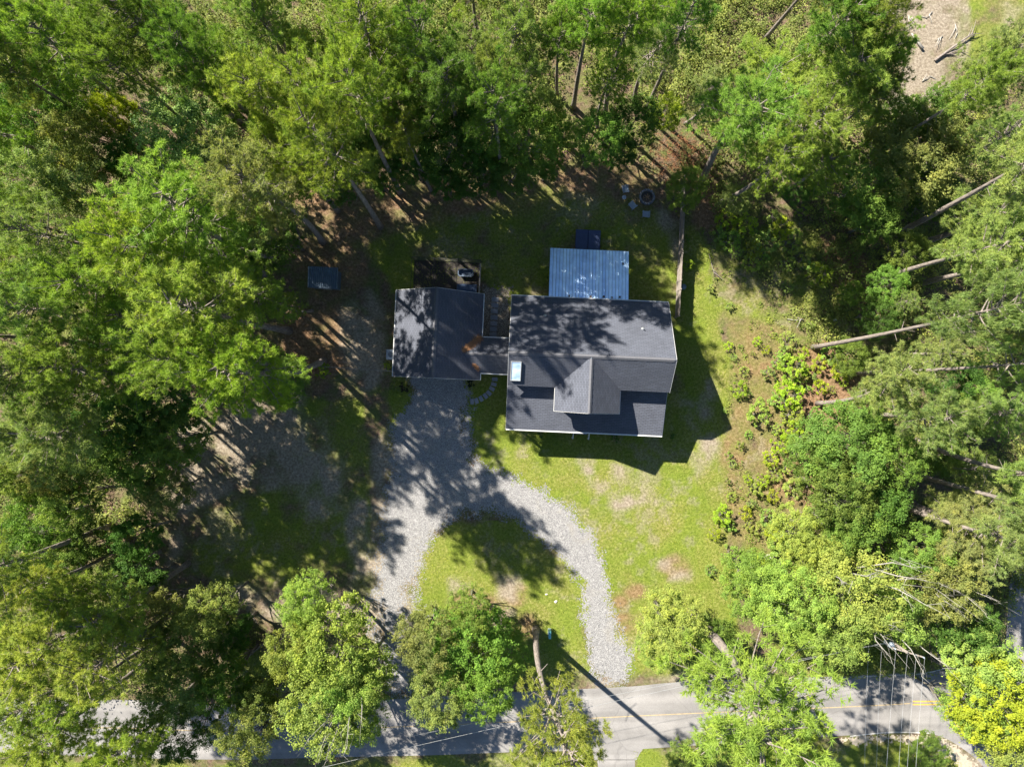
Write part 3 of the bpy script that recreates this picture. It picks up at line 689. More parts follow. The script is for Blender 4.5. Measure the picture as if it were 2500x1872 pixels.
# hvac unit
p = at(953, 865, 0.8); p.z = 0; t = thing('air_conditioner', 'pale boxy air conditioner against the west garage wall', 'air conditioner', p, TH)
MB().bevbox(-0.38,0.38,-0.45,0.45,0.08,0.9,0.04).build('casing', M_PLAST, t); MB().box(-0.45,0.45,-0.5,0.5,0,0.078).build('pad', M_CONC, t)
g_ = MB(); 
for k in range(6): g_.tube([(0.05+0.045*k*math.cos(a), 0.05*k*math.sin(a), 0.915) for a in np.linspace(0, 2*math.pi, 17)], 0.008, 4, False)
g_.build('grille', M_DARK, t)
# shed
p = at(788, 678, 2.0); p.z = 0; t = thing('garden_shed', 'little blue grey shed with ribbed metal roof among the trees west of the house', 'shed', p, R(-3))
MB().box(-1.15,1.15,-0.8,0.8,0,1.9).build('wall', M_SHED, t)
m = MB()
for k in range(15):
    x = -1.35+k*0.18
    m.add([(x,-0.95,1.92),(x+0.12,-0.95,2.0),(x+0.18,-0.95,1.92),(x,0.95,2.12),(x+0.12,0.95,2.2),(x+0.18,0.95,2.12)], [(0,1,4,3),(1,2,5,4)])
m.build('roof', M_SHED, t)
d = MB().box(-0.4,0.4,-0.83,-0.803,0.05,1.75).build('door', M_GALV, t); MB().box(0.28,0.32,-0.87,-0.83,0.85,0.97).build('handle', M_DARK, d)
# kennel pen behind garage
M_GALVD = simple('dark_wire', (0.05,0.05,0.05), .6, .4)
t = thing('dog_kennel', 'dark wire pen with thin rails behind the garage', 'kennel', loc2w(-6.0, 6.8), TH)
m = MB(); XA, XB, YA, YB, hh = -3.2, 3.0, -1.3, 1.75, 1.7
for q in (0.05, hh): m.beam((XA,YB,q),(XB,YB,q),0.035,0.035); m.beam((XA,YA,q),(XA,YB,q),0.035,0.035)
for x in (-3.2,-1.2,0.9,3.0): m.box(x-0.025,x+0.025,YB-0.025,YB+0.025,0,hh)
m.beam((0.9,YA,hh),(0.9,YB,hh),0.04,0.04); m.beam((-1.2,YA,hh),(-1.2,YB,hh),0.04,0.04)
m.build('frame', M_DARK, t)
MB().box(XA+.03,XB-.03,YA,YB-.03,0.004,0.012).build('floor', simple('pen_shade_tone', (0.035,0.03,0.026), .95, 0, .5, 5, .5), t)  # dark sheet added over the pen ground, its shade painted as colour
m = MB()
for k in range(40): x = XA+k*0.155; m.box(x-0.004,x+0.004,YB-0.004,YB+0.004,0.06,hh)
for k in range(11): m.box(XA,XB,YB-0.004,YB+0.004,0.1+k*0.15,0.108+k*0.15)
m.build('wire_mesh', M_GALVD, t)
m = MB(); m.box(XB-0.02,XB+0.02,YA,YB-0.35,0,hh-0.1); m.box(XB-0.05,XB+0.05,YA,YB-0.35,hh-0.098,hh); m.build('side_fence', M_WOOD, t)
t = thing('bath_tub', 'pale blue rounded trough standing inside the dark wire pen', 'trough', at(1138, 668, 0.0) + Vector((0, 0, 0.014)), TH)
def rrect(w_, h_, r_, n=6):
    P = []
    for cx, cy, a0 in ((w_-r_,h_-r_,0),(-w_+r_,h_-r_,90),(-w_+r_,-h_+r_,180),(w_-r_,-h_+r_,270)):
        for k in range(n+1): a = R(a0+90*k/n); P.append((cx+r_*math.cos(a), cy+r_*math.sin(a)))
    return P
def shell(prof, z):
    m = MB(); n = len(prof[0]); vs = [(x, y, zz_) for P, zz_ in zip(prof, z) for x, y in P]
    m.add(vs, [(i*n+k, i*n+(k+1) % n, (i+1)*n+(k+1) % n, (i+1)*n+k) for i in range(len(prof)-1) for k in range(n)] + [tuple(range((len(prof)-1)*n, len(prof)*n))])
    return m
shell([rrect(.62,.28,.2), rrect(.7,.33,.24), rrect(.74,.36,.26), rrect(.64,.27,.2), rrect(.58,.22,.17)], [0, .5, .52, .5, .2]).build('basin', simple('blue_plastic', (0.045, 0.07, 0.11), 0.7), t)
M_TARP = simple('blue_tarp', (0.03, 0.06, 0.13), 0.6, 0, 0.3, 3, 0.3)
t = thing('wood_pile', 'low log pile under a dark blue tarp in the east corner of the pen', 'wood pile', loc2w(-4.2, 6.1), TH)
m = MB()
for k in range(7):
    for r_ in range(2): m.tube([(-0.7+k*0.22+0.1*r_,-0.25,0.12+0.2*r_),(-0.7+k*0.22+0.1*r_,0.25,0.12+0.2*r_)], 0.1, 7)
m.build('logs', M_BROWNW, t); shell([rrect(.95,.4,.1), rrect(.9,.36,.12), rrect(.7,.2,.1)], [0.3, .5, .56]).build('tarp', M_TARP, t)

# fire pit and chairs
t = thing('fire_pit', 'round fire pit ringed with grey stones at the back of the yard', 'fire pit', at(1579, 482))
for k in range(14):
    a = 2*math.pi*k/14; M_ = Matrix.Translation((0.64*math.cos(a), 0.64*math.sin(a), 0)) @ Matrix.Rotation(a, 4, 'Z')
    MB().bevbox(-0.1,0.1,-0.13,0.13,0,0.27+0.02*(k % 3),0.03,M_).build('stone', M_STONE, t)
MB().lathe([(0.0,0.06),(0.3,0.05),(0.52,0.02),(0.535,0.0)], 20).build('ash', M_ASH, t)
m = MB()
for a in (0.3, 1.4, 2.5): m.tube([(-0.3*math.cos(a),-0.3*math.sin(a),0.08),(0.3*math.cos(a),0.3*math.sin(a),0.17)], 0.045, 7)
m.build('firewood', M_BROWNW, t)
def make_chair(loc, rz, label):
    t = thing('garden_chair', label, 'chair', loc, rz, 'chairs round the fire pit')
    MB().bevbox(-0.27,0.27,-0.27,0.27,0.38,0.43,0.02).build('seat', M_PLAST, t)
    m = MB(); Mx = Matrix.Translation((0,-0.27,0.43)) @ Matrix.Rotation(R(14), 4, 'X')
    for k in range(5): m.box(-0.25+k*0.104,-0.25+k*0.104+0.085,-0.02,0.02,0.02,0.5,Mx)
    m.box(-0.27,0.27,-0.025,0.025,0.5,0.57,Mx); m.build('backrest', M_PLAST, t)
    for s in (-1, 1):
        m = MB(); m.bevbox(s*0.3-0.04,s*0.3+0.04,-0.3,0.28,0.6,0.64,0.015); m.box(s*0.3-0.02,s*0.3+0.02,0.22,0.26,0.43,0.6); m.build('armrest', M_PLAST, t)
        for y in (-0.24, 0.24): MB().tube([(s*0.25,y,0.38),(s*0.28,y*1.12,0)], [0.025,0.018], 6).build('leg', M_PLAST, t)
make_chair(at(1526,465), R(-80), 'blue grey armchair northwest of the fire pit beside the leaf litter')
make_chair(at(1543,504), R(-50), 'sunlit armchair with pale cushion southwest of the fire pit')
make_chair(at(1575,525), R(-4), 'pale rounded armchair directly south of the fire pit')
t = thing('side_table', 'tiny round table between the two western fire pit chairs', 'table', at(1522,485))
MB().lathe([(0,0.45),(0.2,0.45),(0.2,0.42),(0,0.42)], 16).build('tabletop', M_PLAST, t)
for a in (0, 2.1, 4.2): MB().tube([(0.13*math.cos(a),0.13*math.sin(a),0.42),(0.17*math.cos(a),0.17*math.sin(a),0)], 0.012, 5).build('leg', M_GALV, t)

# wooden privacy fence east of the back yard
def plank_fence(pts, h, name, label, mat=M_WOOD, pw=0.14):
    t = thing(name, label, 'fence', at(*pts[0]))
    o0 = at(*pts[0]); W = [at(*p) - o0 for p in pts]; rg = random.Random(h)
    m = MB(); rails = MB(); posts = []
    for a, b in zip(W[:-1], W[1:]):
        d = b-a; L_ = d.length; d.normalize(); n = int(L_/(pw+0.012)); ang = math.atan2(d.y, d.x)
        for k in range(n):
            M_ = Matrix.Translation(a + d*(k*(pw+0.012))) @ Matrix.Rotation(ang+rg.uniform(-.02,.02), 4, 'Z')
            m.box(0, pw, -0.012, 0.012, 0.04, h+rg.uniform(-.03,.03), M_)
        M_ = Matrix.Translation(a) @ Matrix.Rotation(ang, 4, 'Z')
        for z in (0.35, h-0.3): rails.box(0, L_, 0.014, 0.06, z, z+0.08, M_)
        for k in range(int(L_/2.4)+1): posts.append(a+d*min(L_, k*2.4))
    m.build('boards', mat, t); rails.build('rail', mat, t)
    for q in posts: MB().box(q.x-0.05,q.x+0.05,q.y-0.05,q.y+0.05,0,h+0.06).build('post', mat, t)
plank_fence([(1648,775),(1652,690),(1657,600),(1661,500),(1662,440)], 1.85, 'privacy_fence', 'weathered board privacy fence running north from the east house corner')
plank_fence([(608,1600),(682,1535)], 1.5, 'board_fence', 'short leaning board fence in the shade at the lower left', M_WOOD)
# chain link fence west of the garage
t = thing('chain_link_fence', 'low chain link fence with pale top rail running west from the garage', 'fence', at(957, 906))
o0 = at(957, 906); a = Vector((0,0,0)); b = at(760, 893) - o0; m = MB(); m.tube([a+Vector((0,0,1.15)), b+Vector((0,0,1.15))], 0.03, 6); m.build('rail', M_WOOD, t)
for k in range(5): q = a+(b-a)*(k/4); MB().tube([q, q+Vector((0,0,1.2))], 0.035, 6).build('post', M_WOOD, t)
m = MB(); d = (b-a).normalized(); L_ = (b-a).length; n = int(L_/0.22)
for k in range(n):
    q = a+d*(k*0.22)
    m.tube([q+Vector((0,0,0.05)), q+d*0.22+Vector((0,0,0.6)), q+Vector((0,0,1.13))], 0.004, 3, False); m.tube([q+d*0.22+Vector((0,0,0.05)), q+Vector((0,0,0.6)), q+d*0.22+Vector((0,0,1.13))], 0.004, 3, False)
m.build('wire_mesh', M_GALV, t)
# teal cabinet, mailbox
t = thing('utility_box', 'slim teal utility cabinet on the grass near the road', 'utility box', at(1341.5, 1543))
MB().bevbox(-0.11,0.11,-0.34,0.34,0.05,0.78,0.02).build('cabinet', M_TEAL, t); MB().box(-0.15,0.15,-0.38,0.38,0,0.048).build('base', M_CONC, t)
MB().box(-0.125,-0.111,-0.28,0.28,0.12,0.66).build('door', M_TEAL, t)
t = thing('mailbox', 'black mailbox on a post at the road edge', 'mailbox', at(1316, 1676))
m = MB(); n = 8; P = [(-0.09,1.05),(0.09,1.05)] + [(0.09*math.cos(a), 1.17+0.09*math.sin(a)) for a in np.linspace(0, math.pi, 8)]
m.add([(x,-0.27,z) for x, z in P]+[(x,0.27,z) for x, z in P], [tuple(range(10)), tuple(range(10,20))[::-1]]+[((i+1) % 10, i, i+10, (i+1) % 10+10) for i in range(10)])
bx_ = m.build('box', M_DARK, t); MB().box(0.095,0.105,0.0,0.05,1.1,1.28).build('flag', simple('red_flag', (0.5,0.04,0.03), 0.5), bx_)
MB().box(-0.05,0.05,-0.05,0.05,0,1.048).build('post', M_WOOD, t)
t = thing('marker_post', 'thin grey marker post left of the mailbox by the road', 'post', at(1291, 1662)); MB().tube([(0,0,0),(0.02,0.0,1.4)], 0.025, 6).build('post', M_GALV, t)
t = thing('tether_post', 'slender bare post beside the small green tree behind the fire pit', 'post', at(1611, 448)); MB().tube([(0,0,0),(0.03,0.05,1.7)], [0.035,0.03], 6).build('post', M_WOOD, t)
t = thing('rubbish_bin', 'small grey bin in the shadow east of the board fence', 'bin', at(1664, 703)); MB().lathe([(0.0,0.0),(0.2,0),(0.25,0.7),(0.27,0.72),(0.27,0.76),(0.0,0.8)], 16).build('body', M_SHED, t, True)
t = thing('parcel', 'small pale box lying on straw by the eastern trees', 'box', at(2038, 781)); MB().bevbox(-0.13,0.13,-0.1,0.1,0,0.16,0.01).build('carton', M_WHITE, t)
def rock(u, v, r, label, seed):
    rg = random.Random(seed); m = MB(); n = 9
    prof = [(1.0,0),(1.05,0.25),(0.8,0.5),(0.4,0.62),(0.02,0.66)]; vs = []
    ph = [rg.uniform(.7,1.25) for _ in range(n)]
    for rr, z in prof:
        for k in range(n): a = 2*math.pi*k/n; vs.append((r*rr*ph[k]*math.cos(a), r*rr*ph[k]*0.8*math.sin(a), r*z*rg.uniform(.85,1.1)))
    m.add(vs, [(i*n+k, i*n+(k+1) % n, (i+1)*n+(k+1) % n, (i+1)*n+k) for i in range(4) for k in range(n)])
    o = m.build('rock', M_ROCK); o.location = at(u, v); tag(o, label, 'rock', 'pale rocks on the grass')
rock(1357,1468,0.16,'small white rock on the island grass nearest the right drive',1); rock(1334,1450,0.11,'smaller white rock further into the island grass',2)
rock(1878,1362,0.5,'large white stone at the edge of the trees beside the lawn',3)

# ------------------------------------------------------------------ trees
def leafquads(C, N_, size, rs, aspect=0.6):
    """C centres (n,3), N_ normals (n,3) -> rhombus quads"""
    n = len(C); t = rs.randn(n, 3); t -= (t*N_).sum(1, keepdims=True)*N_; t /= np.linalg.norm(t, axis=1, keepdims=True)+1e-9
    b = np.cross(N_, t); s = size[:, None]
    return np.stack([C-t*s, C-b*s*aspect+N_*s*0.12, C+t*s, C+b*s*aspect+N_*s*0.12], 1).reshape(-1, 3)
def unit(v): return v/(np.linalg.norm(v, axis=-1, keepdims=True)+1e-9)

def make_pine(seed, Ht=22.0, Rc=4.2, lo=0.66, nb=50, loose=False):
    rs = np.random.RandomState(seed); rg = random.Random(seed)
    mb = MB(); pts = []; rad = []
    ox, oy = rs.randn(2)*0.45
    for i in range(15):
        t = i/14; z = t*Ht*0.97
        pts.append((ox*math.sin(t*3.1)*1.4, oy*math.sin(t*2.3+0.6)*1.4-oy*math.sin(0.6)*1.4, z)); rad.append(0.33*(1-t)**0.8+0.035 + (0.1 if i == 0 else 0))
    mb.tube(pts, rad, 8)
    P = np.array(pts)
    def trunk_at(z): return np.array([np.interp(z, P[:, 2], P[:, 0]), np.interp(z, P[:, 2], P[:, 1]), z])
    tuftC = []; tuftD = []
    # dead stubs
    for k in range(5):
        z = Ht*rg.uniform(0.4, lo+0.06); a = rg.uniform(0, 6.28); p = trunk_at(z); L_ = rg.uniform(0.5, 1.4)
        mb.tube([p, p+np.array([math.cos(a)*L_, math.sin(a)*L_, 0.15])], [0.045, 0.02], 4, False)
    for k in range(nb):
        t = (k+rg.random())/nb; z = Ht*(lo + (0.985-lo)*t**0.9); a = k*2.399+rg.uniform(-.5, .5)
        prof = (0.62+0.38*math.sin(math.pi*min(1, t*1.25+0.12))) if t < 0.7 else (1.0-(t-0.7)/0.3*0.62)
        L_ = Rc*prof*rg.uniform(0.55, 1.12); el = R(-2+40*t+rg.uniform(-9, 9))
        p0 = trunk_at(z); d = np.array([math.cos(a)*math.cos(el), math.sin(a)*math.cos(el), math.sin(el)])
        bend = np.array([rg.uniform(-.25, .25), rg.uniform(-.25, .25), rg.uniform(0.05, .35)])
        bp = [p0 + d*L_*s + bend*L_*s*s*0.6 for s in (0, .25, .5, .75, 1.0)]
        mb.tube(bp, [0.07, .055, .04, .028, .015], 4, False)
        ns = int((7 if loose else 9)*max(0.55, L_/Rc))
        for j in range(ns):
            s = 0.28+0.72*(j+rg.random()*0.7)/ns; base = p0 + d*L_*s + bend*L_*s*s*0.6
            a2 = a + (1 if j % 2 else -1)*rg.uniform(0.5, 1.25); sl2 = L_*rg.uniform(0.18, 0.36)*(1.15-s*0.5)
            d2 = np.array([math.cos(a2)*math.cos(el*.6), math.sin(a2)*math.cos(el*.6), math.sin(el*.6)+rg.uniform(.05, .4)]); d2 /= np.linalg.norm(d2)
            tip = base + d2*sl2
            mb.tube([base, tip], [0.018, 0.008], 3, False)
            for q in range(6 if loose else 7):
                f = rg.uniform(0.3, 1.05); c = base + d2*sl2*f + rs.randn(3)*0.13
                tuftC.append(c); tuftD.append(unit(d2 + np.array([0, 0, 0.55]) + rs.randn(3)*0.35))
        for q in range(4):
            tuftC.append(bp[-1]+rs.randn(3)*0.14); tuftD.append(unit(d+np.array([0, 0, .6])+rs.randn(3)*.3))
    tuftC = np.array(tuftC); tuftD = np.array(tuftD); nT = len(tuftC); K = 14
    dirs = unit(tuftD[:, None, :]*0.55 + unit(rs.randn(nT, K, 3))*0.85)
    L_ = rs.uniform(0.26, 0.42, (nT, K, 1)); side = unit(np.cross(dirs, np.array([-.3, .25, 1.0]) + rs.randn(nT, K, 3)*.5))*0.022
    C = np.repeat(tuftC[:, None, :], K, 1) + rs.randn(nT, K, 3)*0.03
    V_ = np.stack([C-side, C+side, C+dirs*L_], 2).reshape(-1, 3)
    tint = np.clip(np.repeat(rs.normal(0.5, 0.17, nT), K) + rs.normal(0, 0.08, nT*K), 0, 1)
    root = bpy.data.objects.new('pine_tree', None)
    tr = mb.build('trunk', M_BARK, None, True); COL.objects.unlink(tr)
    cr_ = np_mesh('crown', V_, 3, M_NEEDLE, colattr=tint, link=False)
    return root, [tr, cr_], Ht, 0.84, Rc

def make_decid(seed, Ht=14.0, Rc=4.5, clumps=85, leaves=300, ls=0.105, lo=0.3, flat=0.85, name='broadleaf_tree', bark_=None, dead=0):
    rs = np.random.RandomState(seed); rg = random.Random(seed)
    mb = MB(); th = Ht*lo
    top = np.array([rs.randn()*0.4, rs.randn()*0.4, th])
    mb.tube([(0, 0, 0), (top[0]*.3, top[1]*.3, th*.5), tuple(top)], [Ht*.018+.05, Ht*.014+.02, Ht*.012], 8)
    cz = Ht*(lo + (1-lo)*0.5); rz_ = Ht*(1-lo)*0.5
    # clump centres on lobed ellipsoid, biased to the upper surface
    nl = 9; lob = unit(rs.randn(nl, 3)*np.array([1, 1, .7])); lobr = rs.uniform(0.5, 1.0, nl)
    CC = []
    while len(CC) < clumps:
        d = unit(rs.randn(3)); 
        if d[2] < -0.45 and rg.random() < 0.75: continue
        k = 0.55 + 0.45*max(0, max((lob@d)*lobr)); r_ = k*rg.uniform(0.3, 1.15)**0.5
        CC.append(np.array([d[0]*Rc*r_, d[1]*Rc*r_, cz + d[2]*rz_*r_*flat*(1.0)]))
    CC = np.array(CC)
    limbs = []
    for k in range(8):
        a = k*2.399+rg.uniform(-.4, .4); L_ = Rc*rg.uniform(.45, .75); el = R(rg.uniform(20, 70))
        e_ = top + np.array([math.cos(a)*math.cos(el)*L_, math.sin(a)*math.cos(el)*L_, math.sin(el)*L_*1.4+0.3]); mid = (top+e_)/2 + np.array([0, 0, -.2])
        mb.tube([top-np.array([0, 0, rg.uniform(0, .3)*th]), mid, e_], [Ht*.009, Ht*.006, Ht*.0035], 5, False); limbs.append(e_); limbs.append(mid)
    LB = np.array(limbs)
    for c in CC[:70]:
        j = np.argmin(((LB-c)**2).sum(1)); mb.tube([LB[j], (LB[j]+c)/2+rs.randn(3)*.15, c], [Ht*.0035, .02, .012], 3, False)
    dm = MB()
    for k in range(dead):
        a = rg.uniform(0, 6.28); st = top.copy(); en = np.array([math.cos(a)*Rc*.45, math.sin(a)*Rc*.45, Ht*.97]) + np.array([math.cos(a+rg.uniform(-.7,.7))*2.2, math.sin(a+rg.uniform(-.7,.7))*2.2, rg.uniform(.4,1.4)])
        md = st*.25+en*.75+rs.randn(3)*.35; md[2] += .3; dm.tube([st, (st+md)/2+rs.randn(3)*.2, md, en], [.1, .08, .055, .02], 5, False)
        for q in range(5):
            s = md + (en-md)*rg.random(); dm.tube([s, s+rs.randn(3)*.45+np.array([0, 0, .3]), s+rs.randn(3)*.3+(en-md)*.6+np.array([0,0,.35])], [.03, .02, .01], 3, False)
    cr0 = rs.uniform(.3, 1.1, clumps)*Rc*(0.2 if clumps < 60 else 0.165)
    n = clumps*leaves; ci = np.repeat(np.arange(clumps), leaves)
    d = unit(rs.randn(n, 3)); d[:, 2] = np.where(d[:, 2] < -0.2, -d[:, 2]*.6, d[:, 2]); d = unit(d)
    # sub-lobes inside the clump so the silhouette is uneven
    sub = unit(rs.randn(clumps, 7, 3)); w_ = np.einsum('nj,nkj->nk', d, sub[ci]).max(1); rr = cr0[ci]*(0.4+0.85*np.clip(w_, 0, 1)**3)*rs.uniform(.35, 1.2, n)**0.7*np.where(rs.rand(n) < .1, rs.uniform(1.1, 1.9, n), 1)
    C = CC[ci] + d*rr[:, None]*np.array([1, 1, .75])
    N_ = unit(d*0.5 + rs.randn(n, 3)*0.5 + np.array([-.2, .17, .75]))
    V_ = leafquads(C, N_, ls*rs.uniform(.7, 1.3, n), rs)
    tint = np.clip(rs.normal(.5, .16, clumps)[ci] + rs.normal(0, .14, n), 0, 1)
    root = bpy.data.objects.new(name, None)
    tr = mb.build('trunk', bark_ or M_BARK2, None, True); COL.objects.unlink(tr)
    ch = [tr, np_mesh('crown', V_, 4, M_LEAF, colattr=tint, link=False)]
    if dead: q = dm.build('dead_branches', M_DEAD, None, True); COL.objects.unlink(q); ch.append(q)
    return root, ch, Ht, lo+(1-lo)*0.55, Rc

PINES = [make_pine(11), make_pine(12, lo=0.7, nb=46), make_pine(13, lo=0.62, nb=54), make_pine(14, Rc=4.4, lo=0.64, loose=True, nb=52), make_pine(15, lo=0.66)]
DECS = [make_decid(21, lo=.18, clumps=190, leaves=150, ls=.082), make_decid(22, lo=.2, clumps=160, ls=.092, leaves=145), make_decid(23, lo=.25, clumps=165, ls=.09, leaves=135), make_decid(24, lo=.2, clumps=210, ls=.075, leaves=150), make_decid(25, lo=.28, clumps=170, ls=.085, leaves=145, dead=5)]
YOUNG = [make_decid(31, 3.0, 1.3, 34, 34, .085, .05, 1.25, 'sapling'), make_decid(32, 2.2, 1.0, 24, 36, .085, .04, 1.3, 'sapling'), make_decid(33, 2.6, 1.2, 30, 30, .085, .04, 1.25, 'sapling')]

TINT = dict(
 P=(0.200,0.290,0.050), Pd=(0.135,0.220,0.042), Pg=(0.225,0.290,0.090), Py=(0.250,0.325,0.056), Pb=(0.220,0.330,0.036),
 D=(0.135,0.220,0.042), Dd=(0.080,0.158,0.032), Dp=(0.245,0.320,0.125), Dy=(0.265,0.350,0.030), Db=(0.235,0.315,0.070), Do=(0.190,0.230,0.066), Dg=(0.165,0.262,0.048))
KINDW = dict(P='pine', Pd='dark pine', Pg='grey green pine', Py='yellow green pine', Pb='bright green pine', D='mid green leafy tree', Dd='deep green leafy tree', Dp='pale green leafy tree',
 Dy='vivid yellow green tree', Db='bright sunlit leafy tree', Do='olive leafy tree', Dg='fresh green leafy tree')
used = {}
def copy_thing(proto, loc, quat, scl, color, label, cat, group):
    root, ch = proto[0], proto[1]
    r = root.copy(); COL.objects.link(r); r.location = loc; r.rotation_mode = 'QUATERNION'; r.rotation_quaternion = quat; r.scale = scl
    for c in ch:
        k = c.copy(); COL.objects.link(k); k.parent = r
        k.color = (1, 1, 1, 1) if c.name.startswith(('trunk', 'dead')) else (*color, 1)
    tag(r, label, cat, group); return r
trg = random.Random(77)
def tree(kind, u, v, r, H, where, base=None, var=None, dead=False):
    pine = kind[0] == 'P'
    lst = PINES if pine else DECS
    i = var if var is not None else (4 if dead else trg.randrange(len(lst) - (0 if pine else 1)))
    pr = lst[i]; zc = H*pr[3]; C = at(u, v, zc)
    B = at(*base) if base else Vector((C.x + trg.uniform(-.3, .3), C.y + trg.uniform(-.3, .3), 0))
    d = C - B; q = Vector((0, 0, 1)).rotation_difference(d.normalized()) @ Quaternion((0, 0, 1), trg.uniform(0, 6.28))
    rm = r/FPX*(CAMH-zc)*1.08; s = rm/pr[4]; sz = d.length/zc*H/pr[2]
    col = [c*trg.uniform(.9, 1.1) for c in TINT[kind]]
    tall = 'tall ' if (pine and H >= 23) else ('young ' if H < 9 else '')
    copy_thing(pr, B, q, (s, s, sz), col, (tall + KINDW[kind] + ' ' + where), 'pine tree' if pine else 'tree', 'pines around the clearing' if pine else 'leafy trees around the clearing')

